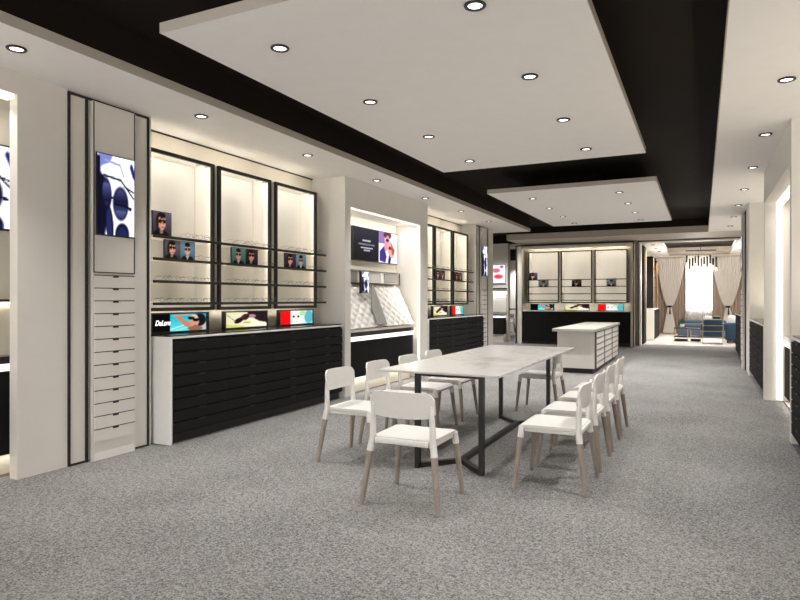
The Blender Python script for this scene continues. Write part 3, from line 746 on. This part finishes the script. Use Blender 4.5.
obj('top_panel', B(-6.8, -5.52, 18.55, 18.905, .82, .86), blackgloss, bench_t); obj('lit_edge', B(-6.8, -5.52, 18.54, 18.905, .76, .819), litedge, bench_t)
obj('front_panel', B(-6.8, -5.52, 18.56, 18.905, .25, .759), blackwood, bench_t); obj('plinth', B(-6.8, -5.52, 18.62, 18.905, 0, .249), cream, bench_t)

niche_light(STR[0], (-4.42, 8.5, 2.565), (2.1, .05), (-.35, 0, -1), 7.5)
niche_light(STR[0], (-4.42, 9.56, 1.35), (.03, 2.3), (-.8, -1, 0), 2.2)
niche_light(STR[1], (-4.66, 1.5, 2.75), (2.6, .05), (-.3, 0, -1), 7)
niche_light(STR[2], (.93, 8.1, 2.53), (2.4, .05), (.4, 0, -1), 4)
niche_light(SLAT, (-5.9, 18.86, 1.62), (.9, .03), (0, -.25, -1), 5)  # added lamp under the ledge, there only to brighten the slats
# ------------------------------------------------------------------ table
def table():
    t = thing('meeting_table', 'long marble-topped table with black steel legs', 'table', (-1.82, 5.9, 0))
    obj('tabletop', B(-2.355, -1.342, 4.42, 7.41, .747, .765, bev=.003), marble_m, t)
    L = [(-2.022, 4.468), (-1.494, 4.468), (-2.022, 6.72), (-1.494, 6.72)]
    for x, y in L: obj('leg', B(x-.018, x+.018, y-.024, y+.024, 0, .7465), black, t)
    bm = BM()
    box(bm, -2.003, -1.513, 4.446, 4.49, .728, .7465); box(bm, -2.003, -1.513, 6.70, 6.744, .728, .7465); box(bm, -1.785, -1.735, 4.491, 6.699, .72, .7465)
    obj('top_rail', bm, black, t)
    # floor frame: each leg tied to a long middle bar
    bm = BM(); box(bm, -1.783, -1.733, 4.72, 6.47, .002, .04); obj('floor_bar', bm, black, t)
    for x, y in L:
        e = Vector((-1.758, 4.75 if y < 5 else 6.44, 0)); s = Vector((x, y, 0)); d = (e-s).normalized(); n = Vector((-d.y, d.x, 0))*.022
        s2 = s+d*.02
        obj('foot_brace', prism(BM(), [s2+n+Vector((0, 0, .003)), e+n+Vector((0, 0, .003)), e-n+Vector((0, 0, .003)), s2-n+Vector((0, 0, .003))], (0, 0, .036)), black, t)
table()

# ------------------------------------------------------------------ chairs (face +Y)
def make_chair():
    t = thing('dining_chair', 'x', 'chair', (0, 0, 0))
    # seat: rounded slab, slightly dished, lip at the back
    bm = BM(); nx, ny = 14, 14; top = []; bot = []
    def outline(u, v):
        # width tapers to the back; rounded corners
        w = .222-.012*(1-v); x = (u*2-1)*w; y = -.205+.43*v
        return x, y
    for j in range(ny+1):
        rt, rb = [], []
        for i in range(nx+1):
            u, v = i/nx, j/ny; x, y = outline(u, v)
            ex, ey = abs(u*2-1), abs(v*2-1)
            cr = max(0, ex-.86)/.14; cy = max(0, ey-.88)/.12
            k = math.hypot(cr, cy)
            if k > 1 and cr > 0 and cy > 0:
                x *= 1-.055*(k-1); y = y*(1-.055*(k-1))
            z = .450-.010*(1-ex**2)*(1-ey**2)-.006*max(cr, cy)**2-(.018*max(0, (v-.86)/.14)**2)
            rt.append(bm.verts.new((x, y, z))); rb.append(bm.verts.new((x*.985, y*.985, .421-(.012*max(0, (v-.86)/.14)**2))))
        top.append(rt); bot.append(rb)
    for j in range(ny):
        for i in range(nx):
            bm.faces.new((top[j][i], top[j][i+1], top[j+1][i+1], top[j+1][i])); bm.faces.new((bot[j][i], bot[j+1][i], bot[j+1][i+1], bot[j][i+1]))
    for i in range(nx):
        bm.faces.new((top[0][i], bot[0][i], bot[0][i+1], top[0][i+1])); bm.faces.new((top[ny][i], top[ny][i+1], bot[ny][i+1], bot[ny][i]))
    for j in range(ny):
        bm.faces.new((top[j][0], top[j+1][0], bot[j+1][0], bot[j][0])); bm.faces.new((top[j][nx], bot[j][nx], bot[j+1][nx], top[j+1][nx]))
    obj('seat', bm, chairwhite, t, smooth=True)
    bm = BM(); box(bm, -.19, .19, -.222, -.195, .402, .437, bev=.008, seg=2)
    box(bm, -.19, .19, .175, .198, .392, .42, bev=.006, seg=1)
    box(bm, -.205, -.185, -.2, .18, .392, .42, bev=.005); box(bm, .185, .205, -.2, .18, .392, .42, bev=.005)
    obj('seat_rail', bm, chairwhite, t, smooth=True)
    # backrest: curved panel with rounded corners
    bm = BM(); nx, nz = 24, 12; F_, G_ = [], []
    w, z0, z1 = .226, .572, .742
    for j in range(nz+1):
        a, b = [], []
        for i in range(nx+1):
            p, q = i/nx*2-1, j/nz*2-1
            # squircle mapping keeps the corners round
            r = .30; pw = w; 
            x = p*pw; hz = (z1-z0)/2
            lim = 1-(max(0, abs(p)-.74)/.26)**2.6*(.50 if q > 0 else .30)
            z = (z0+z1)/2+q*hz*lim-(.012*(1-p*p) if q < 0 else 0)*0+(.012*(abs(p)**2) if q < 0 else 0)
            y = -.186-.034*(1-p*p)+.0-.05*((z-z0)/(z1-z0))*.4
            a.append(bm.verts.new((x, y+.007, z))); b.append(bm.verts.new((x, y-.007, z)))
        F_.append(a); G_.append(b)
    for j in range(nz):
        for i in range(nx):
            bm.faces.new((F_[j][i], F_[j][i+1], F_[j+1][i+1], F_[j+1][i])); bm.faces.new((G_[j][i], G_[j+1][i], G_[j+1][i+1], G_[j][i+1]))
    for i in range(nx):
        bm.faces.new((F_[0][i], G_[0][i], G_[0][i+1], F_[0][i+1])); bm.faces.new((F_[nz][i], F_[nz][i+1], G_[nz][i+1], G_[nz][i]))
    for j in range(nz):
        bm.faces.new((F_[j][0], F_[j+1][0], G_[j+1][0], G_[j][0])); bm.faces.new((F_[j][nx], G_[j][nx], G_[j+1][nx], F_[j+1][nx]))
    obj('backrest', bm, chairwhite, t, smooth=True)
    for s in (-1, 1):
        foot = Vector((s*.267, -.252, 0)); knee = Vector((s*.226, -.208, .345)); seat = Vector((s*.212, -.196, .43)); topp = Vector((s*.203, -.203, .672))
        bm = BM(); tube(bm, [knee, seat, seat.lerp(topp, .5), seat.lerp(topp, .9), topp], [.0235, .022, .019, .014, .006], 12)
        obj('back_post', bm, chairwhite, t, smooth=True)
        bm = BM(); tube(bm, [foot, knee-(knee-foot).normalized()*.001], [.0155, .0225], 12); obj('leg', bm, wood, t, smooth=True, label='turned grey wood leg')
        foot = Vector((s*.250, .242, 0)); knee = Vector((s*.216, .205, .352)); seat = Vector((s*.207, .197, .425))
        bm = BM(); tube(bm, [knee, seat], [.0225, .0225], 12); obj('leg_socket', bm, chairwhite, t, smooth=True)
        bm = BM(); tube(bm, [foot, knee-(knee-foot).normalized()*.001], [.0150, .0215], 12); obj('leg', bm, wood, t, smooth=True, label='turned grey wood leg')
    return t
ch = make_chair(); first = [True]
def chair(x, y, rz, label, group):
    if first[0]:
        ch.location = (x, y, 0); ch.rotation_euler = (0, 0, rz); ch['label'] = label; ch['group'] = group; first[0] = False
    else: dup(ch, (x, y, 0), rz, label, group)
G = 'chairs around the marble table'
chair(-1.722, 3.755, math.radians(0.5), 'white chair with grey wood legs at the near end of table', G)
nn = ('first', 'second', 'third', 'last')
for k in range(4):
    chair(-.955, 4.545+.685*k, PI/2, nn[k]+' white chair along the open-floor side of the table, counting from the camera', G)
for k in range(4):
    chair(-2.578, 4.53+.685*k, -PI/2, nn[k]+' white chair along the display-wall side of the table, counting from the camera', G)
chair(-1.745, 7.46, PI/2, 'white chair beyond the far edge of the table, half hidden by it', G)
chair(-7.0, 24.3, .3, 'chair in the side room seen through the gap, nearest its wall', 'side room chairs')
chair(-6.35, 24.2, -.1, 'chair in the side room seen through the gap, nearest the edge', 'side room chairs')

# ------------------------------------------------------------------ island
def island():
    x0, x1, y0, y1 = -2.37, -1.715, 11.4, 14.7
    t = thing('storage_island', 'long pale storage island with drawers behind the table', 'island cabinet', ((x0+x1)/2, (y0+y1)/2, 0))
    obj('countertop', B(x0-.05, x1+.04, y0-.2, y1+.1, .755, .805, bev=.003), grey_top, t)
    obj('body', B(x0, x1, y0, y1, .09, .754), pier_m, t)
    obj('plinth', B(x0+.05, x1-.04, y0+.04, y1-.04, 0, .089), black, t)
    for k in range(4):
        y = y0+(y1-y0)*k/3; y = min(max(y, y0+.03), y1-.03)
        obj('post', B(x1+.001, x1+.028, y-.03, y+.03, .09, .754), mat_brown, t, label='brown upright between drawer stacks')
    obj('drawer_recess', B(x1+.001, x1+.005, y0+.06, y1-.06, .095, .75), black, t)
    for k in range(3):
        ya, yb = y0+(y1-y0)*k/3+.035, y0+(y1-y0)*(k+1)/3-.035
        if k == 0: ya += .03
        if k == 2: yb -= .03
        for i in range(6):
            z = .097+i*.1095
            d = obj('drawer', B(x1+.006, x1+.02, ya, yb, z, z+.094), pier_m, t)
            obj('pull', B(x1+.0205, x1+.024, ya+.08, yb-.08, z+.084, z+.0935), black, d)
grey_top = mat('grey_quartz', (.68, .66, .63), .35); mat_brown = mat('brown_post', (.32, .28, .25), .5)
island()

# ------------------------------------------------------------------ downlights
def make_downlight():
    t = thing('downlight', 'x', 'downlight', (0, 0, 0))
    bm = BM(); lathe(bm, [(.041, -.001), (.060, -.001), (.063, -.006), (.060, -.012), (.044, -.012), (.041, -.006)], seg=28, cap=False)
    v = bm.verts[:]; n = 28
    bm.verts.ensure_lookup_table()
    for k in range(n): bm.faces.new((bm.verts[k], bm.verts[5*n+k], bm.verts[5*n+(k+1) % n], bm.verts[(k+1) % n]))
    obj('trim_ring', bm, black, t, smooth=True)
    bm = BM(); lathe(bm, [(.0405, -.002), (.0405, -.006)], seg=28); obj('lens', bm, lens, t)
    return t
dl = make_downlight(); dfirst = [True]
SPOTW = 48
def downlight(x, y, label, group, z=Z3, w=1., cone=125, tilt=0):
    if dfirst[0]:
        r = dl; r.location = (x, y, z); r['label'] = label; r['group'] = group; dfirst[0] = False
    else: r = dup(dl, (x, y, z), None, label, group)
    if w:
        l = bpy.data.lights.new('spot', 'SPOT'); l.energy = SPOTW*w; l.spot_size = math.radians(cone); tl = 0; l.spot_blend = .9; l.shadow_soft_size = .045; l.color = (1, .984, .958)
        o = bpy.data.objects.new('downlight_beam', l); COL.objects.link(o); o.parent = r; o.location = (0, 0, -.03); o.rotation_euler = (0, math.radians(tilt), 0)
for k in range(2, 9): downlight(-4.095, -.8+1.69*k, '%s ceiling downlight in the row above the display wall, counting from the camera' % ORD[max(0, k-2)] if k > 1 else 'ceiling downlight over the display wall behind the view, number %d' % (k+1), 'display wall downlights', w=1.5, cone=90, tilt=-14)
for k in range(9): downlight(.577, 2.02+1.74*(k-0), '%s ceiling downlight in the row above the opposite wall, counting from the camera' % ORD[max(0, k-2)] if k > 1 else 'ceiling downlight over the opposite wall, %s to the added front wall opening' % ('closest', 'second closest')[k], 'opposite wall downlights', w=1.6, cone=84, tilt=24)
for c, x in enumerate((-2.515, -1.156)):
    for k in range(4): downlight(x, 3.34+1.243*k, '%s downlight of the %s on the large ceiling panel' % (nn[k], ('display-side row', 'open-side row')[c]), 'large panel downlights', w=.5)
    for k in range(4): downlight(x, 10.16+1.235*k, '%s downlight of the %s on the smaller ceiling panel' % (nn[k], ('display-side row', 'open-side row')[c]), 'smaller panel downlights', w=1.35)
for k, x in enumerate((-1.6, .6)): pass
for k in range(3): downlight(-1.35, 20.4+1.5*k, '%s added downlight brightening the lounge over the cabinets' % nn[k], 'added lounge downlights', w=2.8)  # lamps added to brighten the lounge, no fixtures known there
for k in range(3): downlight(1.15, 20.4+1.5*k, '%s added downlight brightening the lounge over the sofa' % nn[k], 'added lounge downlights', w=2.8)
for k in range(3): downlight(-6.6, 16.0+4.2*k, '%s added ceiling downlight brightening the side passage past the far pier' % nn[k], 'added side passage downlights', w=4, z=3.339 if k == 0 else Z3)  # lamps added because the passage was too dark
downlight(-5.6, 17.7, 'added ceiling downlight brightening the slatted board past the far pier', 'added side passage downlights', w=3, tilt=0, z=3.339)  # extra lamp added to lift the dark slatted board

# ------------------------------------------------------------------ lounge
def pleats(bm, cols_fn, y, z0, z1, nz, nx, amp, waves, th=.0):
    """curtain: cols_fn(f) -> (x left, x right) at height fraction f (0 bottom)"""
    g = []
    for j in range(nz+1):
        f = j/nz; a, b = cols_fn(f); wd = b-a
        g.append([bm.verts.new((a+wd*i/nx, y+amp*math.sin(2*PI*waves*i/nx)*min(1, .35+wd), z0+(z1-z0)*f)) for i in range(nx+1)])
    for j in range(nz):
        for i in range(nx): bm.faces.new((g[j][i], g[j][i+1], g[j+1][i+1], g[j+1][i]))
    return bm
def curtain(name, bm, m, label, cat='curtain'):
    o = obj(name, bm, m, None, smooth=True); md = o.modifiers.new('thick', 'SOLIDIFY'); md.thickness = .006; tag(o, label, cat); return o
for i, (a, b) in enumerate(((-1.95, -.55), (.36, 2.6))):
    curtain('drape', pleats(BM(), lambda f: (a, b), 26.12, .02, 2.93, 2, 160, .035, 14 if i == 0 else 20), beige, ('long beige drape on the cabinet side of the lounge window', 'long beige drape on the sofa side of the lounge window')[i])
curtain('window_sheer', pleats(BM(), lambda f: (-.53, .34), 26.2, .05, 2.93, 2, 90, .02, 12), winsheer, 'thin white sheer filling the bright lounge window')
def tied(xa, xb, xt, tie_f=.355):
    def fn(f):
        if f >= tie_f:
            k = (f-tie_f)/(1-tie_f); k = k**.62
            return xt-.07+(xa-xt+.07)*k, xt+.07+(xb-xt-.07)*k
        k = (tie_f-f)/tie_f; return xt-.07-.17*k, xt+.07+.17*k
    return fn
for i, (xa, xb, xt) in enumerate(((-1.60, -.55, -1.12), (.28, 1.42, .86))):
    t = thing('tied_curtain', ('white sheer curtain tied back on the cabinet side of the lounge', 'white sheer curtain tied back above the sofa')[i], 'curtain', (xt, 25.9, 0))
    o = obj('curtain_cloth', pleats(BM(), tied(xa, xb, xt), 25.9, .02, 2.93, 40, 120, .03, 13), sheer, t, smooth=True); md = o.modifiers.new('thick', 'SOLIDIFY'); md.thickness = .004
    bm = BM(); lathe(bm, [(.075, 0), (.085, .02), (.085, .05), (.075, .07)], (xt, 25.9, 1.02), 20); obj('tie_band', bm, black, t, smooth=True)
    bm = BM(); tube(bm, [(xt+.02, 25.81, 1.04), (xt+.02, 25.80, .9), (xt+.02, 25.80, .76)], [.012, .022, .034], 10); obj('tassel', bm, black, t, smooth=True)
cor = obj('pelmet', B(-1.95, 2.6, 25.75, 26.25, 2.94, 2.995), cream); tag(cor, 'pale pelmet box above the lounge curtains', 'pelmet')

def cabinet_tall():
    t = thing('tall_cabinet', 'tall dark cabinet with bronze edge just inside the lounge', 'cabinet', (-1.75, 20.6, 0))
    obj('body', B(-1.96, -1.555, 19.6, 20.6, 0.005, 2.93), blackwood, t)
    obj('edge_post', B(-1.554, -1.54, 20.2, 20.58, 0.6, 2.9), orange, t); obj('front_panel', B(-1.554, -1.545, 19.65, 20.15, .05, 2.9), blackwood, t)
    s = thing('shelf_cabinet', 'open dark shelf cabinet with bronze posts in the lounge', 'cabinet', (-1.7, 22.9, 0))
    obj('back_panel', B(-1.97, -1.94, 21.6, 24.2, 1.04, 2.66), blackwood, s)
    obj('top_panel', B(-1.97, -1.42, 21.6, 24.2, 2.66, 2.72), blackwood, s)
    for y in (21.66, 23.6): obj('post', B(-1.46, -1.42, y, y+.45, 1.04, 2.66), orange, s)
    obj('side_panel', B(-1.94, -1.42, 21.61, 21.64, 1.04, 2.66), black, s)
    for z in (1.4, 1.75, 2.1, 2.4): obj('shelf', B(-1.94, -1.47, 21.66, 24.08, z, z+.02), black, s)
    c = thing('base_cabinet', 'low white and black cabinet under the lounge shelves', 'cabinet', (-1.65, 22.9, 0))
    obj('body', B(-1.97, -1.40, 21.57, 24.25, .02, .99), blackwood, c); obj('end_panel', B(-1.97, -1.385, 21.54, 21.569, .02, 1.0), white, c)
    obj('countertop', B(-1.97, -1.385, 21.57, 24.25, .991, 1.015), edgewhite, c)
    for k in range(6): obj('door', B(-1.399, -1.385, 21.6+k*.44, 22.02+k*.44, .06, .97), blackwood, c)
cabinet_tall()
for k, (y, z, h) in enumerate(((22.1, 2.12, .18), (22.5, 1.77, .16), (23.0, 2.12, .2), (22.2, 1.42, .14))):
    b_ = obj('vase', lathe(BM(), [(.03, 0), (.055, .05), (.04, h*.6), (.02, h*.8), (.028, h)], (-1.62, y, z+.002), 14), alu, None, smooth=True); tag(b_, 'small pale vase on the lounge shelves, %s of four' % nn[k], 'vase', 'vases on lounge shelves')

def armchair():
    t = thing('armchair', 'blue armchair with thin gold frame seen from behind', 'armchair', (.29, 20.85, 0))
    x0, x1 = .02, .56
    # cushions
    bm = BM(); box(bm, x0+.02, x1-.02, 20.85, 21.45, .30, .44, bev=.04, seg=3); obj('seat_cushion', bm, blue, t, smooth=True)
    bm = BM(); box(bm, x0+.02, x1-.02, 20.62, 20.78, .22, .74, bev=.04, seg=3)
    for v in bm.verts: v.co.y -= (v.co.z-.22)*.10
    obj('back_cushion', bm, blue, t, smooth=True)
    for s, xx in ((-1, x0-.06), (1, x1-.02)):
        bm = BM(); box(bm, xx, xx+.08, 20.66, 21.4, .40, .60, bev=.03, seg=2); obj('arm_cushion', bm, blue, t, smooth=True)
    bm = BM(); r = .008
    for xx in (x0, x1):
        tube(bm, [(xx, 20.56, .012), (xx, 20.56, .3), (xx, 20.51, .73)], r, 8); tube(bm, [(xx, 21.45, .012), (xx, 21.45, .38), (xx, 20.56, .36)], r, 8); tube(bm, [(xx, 20.56, .012), (xx, 21.45, .012)], r, 8)
    for z, y in ((.73, 20.51), (.55, 20.53), (.38, 20.55), (.20, 20.56), (.012, 20.56)): tube(bm, [(x0, y, z), (x1, y, z)], r, 8)
    obj('metal_frame', bm, gold, t, smooth=True)
armchair()
def sofa():
    t = thing('sofa', 'blue sofa behind the last counter in the lounge', 'sofa', (1.4, 21.8, 0))
    obj('base', B(.66, 1.75, 21.4, 23.2, .08, .40, bev=.03, seg=2), blue, t, smooth=True)
    obj('armrest', B(.64, 1.75, 21.22, 21.42, .08, .62, bev=.05, seg=3), blue, t, smooth=True)
    obj('backrest', B(1.52, 1.8, 21.42, 23.2, .4, .85, bev=.05, seg=3), blue, t, smooth=True)
    obj('seat_cushion', B(.70, 1.5, 21.44, 23.15, .401, .52, bev=.04, seg=3), blue, t, smooth=True)
    for x, y in ((.7, 21.3), (1.7, 21.3), (.7, 23.1), (1.7, 23.1)): obj('leg', B(x-.02, x+.02, y-.02, y+.02, 0, .08), black, t)
    s = thing('sofa', 'low slate sofa between the side table and the window', 'sofa', (-.3, 24, 0))
    obj('base', B(-.75, .75, 23.6, 24.4, .005, .38, bev=.03, seg=2), greysofa, s, smooth=True)
    obj('backrest', B(-.75, .75, 24.2, 24.45, .38, .60, bev=.05, seg=3), greysofa, s, smooth=True)
    obj('seat_cushion', B(-.7, .7, 23.6, 24.18, .381, .48, bev=.03, seg=2), greysofa, s, smooth=True)
sofa()
for k, (x, y, z, m_, lb) in enumerate(((.17, 20.98, .445, white, 'white cushion with black spots on the blue armchair'), (.40, 20.98, .445, black, 'black cushion beside the spotted one on the armchair'), (.82, 21.55, .53, white, 'white cushion on the blue sofa'))):
    o = obj('cushion', B(x-.105, x+.105, y-.06, y+.06, z, z+(.38 if k < 2 else .3), bev=.05, seg=3), m_, None, smooth=True); tag(o, lb, 'cushion')
def side_table(x0, x1, y0, y1, h, label):
    t = thing('side_table', label, 'side table', ((x0+x1)/2, (y0+y1)/2, 0))
    obj('tabletop', B(x0, x1, y0, y1, h-.025, h), blackgloss, t); obj('lower_shelf', B(x0+.02, x1-.02, y0+.02, y1-.02, .14, .17), black, t)
    obj('floor_panel', B(x0+.02, x1-.02, y0+.02, y1-.02, .022, .07), black, t)
    for x in (x0+.012, x1-.012):
        for y in (y0+.012, y1-.012): obj('leg', B(x-.007, x+.007, y-.007, y+.007, .005, h-.026), gold, t)
side_table(-.80, -.39, 21.35, 21.85, .43, 'gold-framed square side table carrying the potted plant')
side_table(-.33, -.02, 21.5, 22.0, .40, 'second gold-framed side table, beside the blue armchair')
def plant():
    t = thing('potted_plant', 'green potted plant with thin twigs on the side table', 'plant', (-.56, 21.6, .431))
    obj('pot', lathe(BM(), [(.04, 0), (.06, .02), (.065, .08), (.055, .10)], (-.56, 21.6, .431), 18), edgewhite, t, smooth=True)
    bm = BM()
    for k in range(140):
        a = R.uniform(0, 2*PI); b = R.uniform(-.4, 1.4); r = R.uniform(.03, .11)
        c = Vector((-.56+r*math.cos(a)*math.cos(b), 21.6+r*math.sin(a)*math.cos(b), .60+r*math.sin(b)))
        d = Vector((R.uniform(-1, 1), R.uniform(-1, 1), R.uniform(-.3, 1))).normalized()*.032; e = d.cross(Vector((0, .3, 1))).normalized()*.013
        bm.faces.new([bm.verts.new(c-d), bm.verts.new(c+e), bm.verts.new(c+d), bm.verts.new(c-e)])
    f = obj('foliage', bm, green, t); f['kind'] = 'stuff'
    bm = BM()
    for dx, h in ((.0, .60), (.05, .5), (-.04, .42)): tube(bm, [(-.56, 21.6, .52), (-.56+dx*.6, 21.6, .52+h*.5), (-.56+dx, 21.59, .52+h)], [.004, .003, .002], 5)
    obj('twigs', bm, mat_brown, t)
plant()
def chandelier():
    t = thing('chandelier', 'chandelier of black and amber glass rods before the lounge window', 'chandelier', (-.05, 23, 2.35))
    bm = BM(); box(bm, -.5, .42, 22.85, 23.15, 2.94, 2.97); obj('ceiling_plate', bm, black, t)
    bm = BM(); tube(bm, [(-.04, 23, 2.97), (-.04, 23, 3.178)], .01, 6); obj('stem', bm, black, t)
    n = 11
    for k in range(n):
        x = -.46+.88*k/(n-1); y = 22.88+.24*((k*7) % 5)/4; ztop = 2.80-.10*((k*3) % 4)/3; cl = .24+.12*((k*5) % 3)/2; zb = ztop-cl-.10-.04*(k % 2)
        r = obj('glass_rod', lathe(BM(), [(.022, zb), (.028, zb+.02), (.028, ztop-cl-.001)], (x, y, 0), 8), amber, t)
        obj('rod_cap', lathe(BM(), [(.031, 0), (.031, cl)], (x, y, ztop-cl), 8), black, r)
        bm = BM(); tube(bm, [(x, y, ztop), (x, y, 2.94)], .004, 5); obj('hanging_wire', bm, gold, r)
chandelier()
l = bpy.data.lights.new('chandelier_glow', 'POINT'); l.energy = 22; l.shadow_soft_size = .2; l.color = (1, .93, .84)
o = bpy.data.objects.new('chandelier_glow', l); COL.objects.link(o); o.location = (-.05, 22.6, 2.2)
l = bpy.data.lights.new('chandelier_glow', 'POINT'); l.energy = 90; l.shadow_soft_size = .2; l.color = (1, .93, .84)
o = bpy.data.objects.new('chandelier_glow', l); COL.objects.link(o); o.location = (-.05, 22.6, 2.2)

# side-room screen glimpsed through the gap
t = thing('wall_screen', 'small portrait screen glimpsed in the side room through the gap', 'screen', (-6.5, 22.9, 1.5))
struct('trim_15', B(-6.75, -6.15, 23.0, 23.2, 0, Z3), pier_m) if False else None
struct('wall_back', B(-7.6, -6.28, 25.0, 25.2, 0, Z3), pier_m)
obj('screen_case', B(-6.80, -6.52, 24.94, 24.995, 1.25, 2.12), white, t)
picture('lit_picture', (-6.78, 24.935, 1.45), (.24, 0, 0), (0, 0, .64), img_sunglasses(), 14, 20, screen_m, t)
bl = obj('glass_rail', B(-5.50, -5.06, 19.12, 19.16, 1.0, 1.04), black); tag(bl, 'dark horizontal rail across the gap beside the end unit', 'rail')

# ------------------------------------------------------------------ world, camera
w = bpy.data.worlds.new('sky'); SC.world = w; w.use_nodes = True
bgn = w.node_tree.nodes['Background']; bgn.inputs[0].default_value = (1, .985, .97, 1); bgn.inputs[1].default_value = 6
cam = bpy.data.cameras.new('camera'); co = bpy.data.objects.new('camera', cam); COL.objects.link(co)
cam.sensor_width = 36; cam.lens = 619/800*36; cam.clip_start = .05
co.location = (0, 0, 1.33); co.rotation_euler = (PI/2, 0, math.radians(26.007)); cam.shift_y = -.7/800
SC.camera = co
vs = SC.view_settings; vs.view_transform = 'Standard'; vs.look = 'None'; vs.gamma = 1; vs.exposure = 0.82; vs.use_curve_mapping = False
SC.cycles.use_denoising = True
SC.cycles.max_bounces = 8
SC.cycles.sample_clamp_indirect = 8
SC.cycles.caustics_reflective = False; SC.cycles.caustics_refractive = False
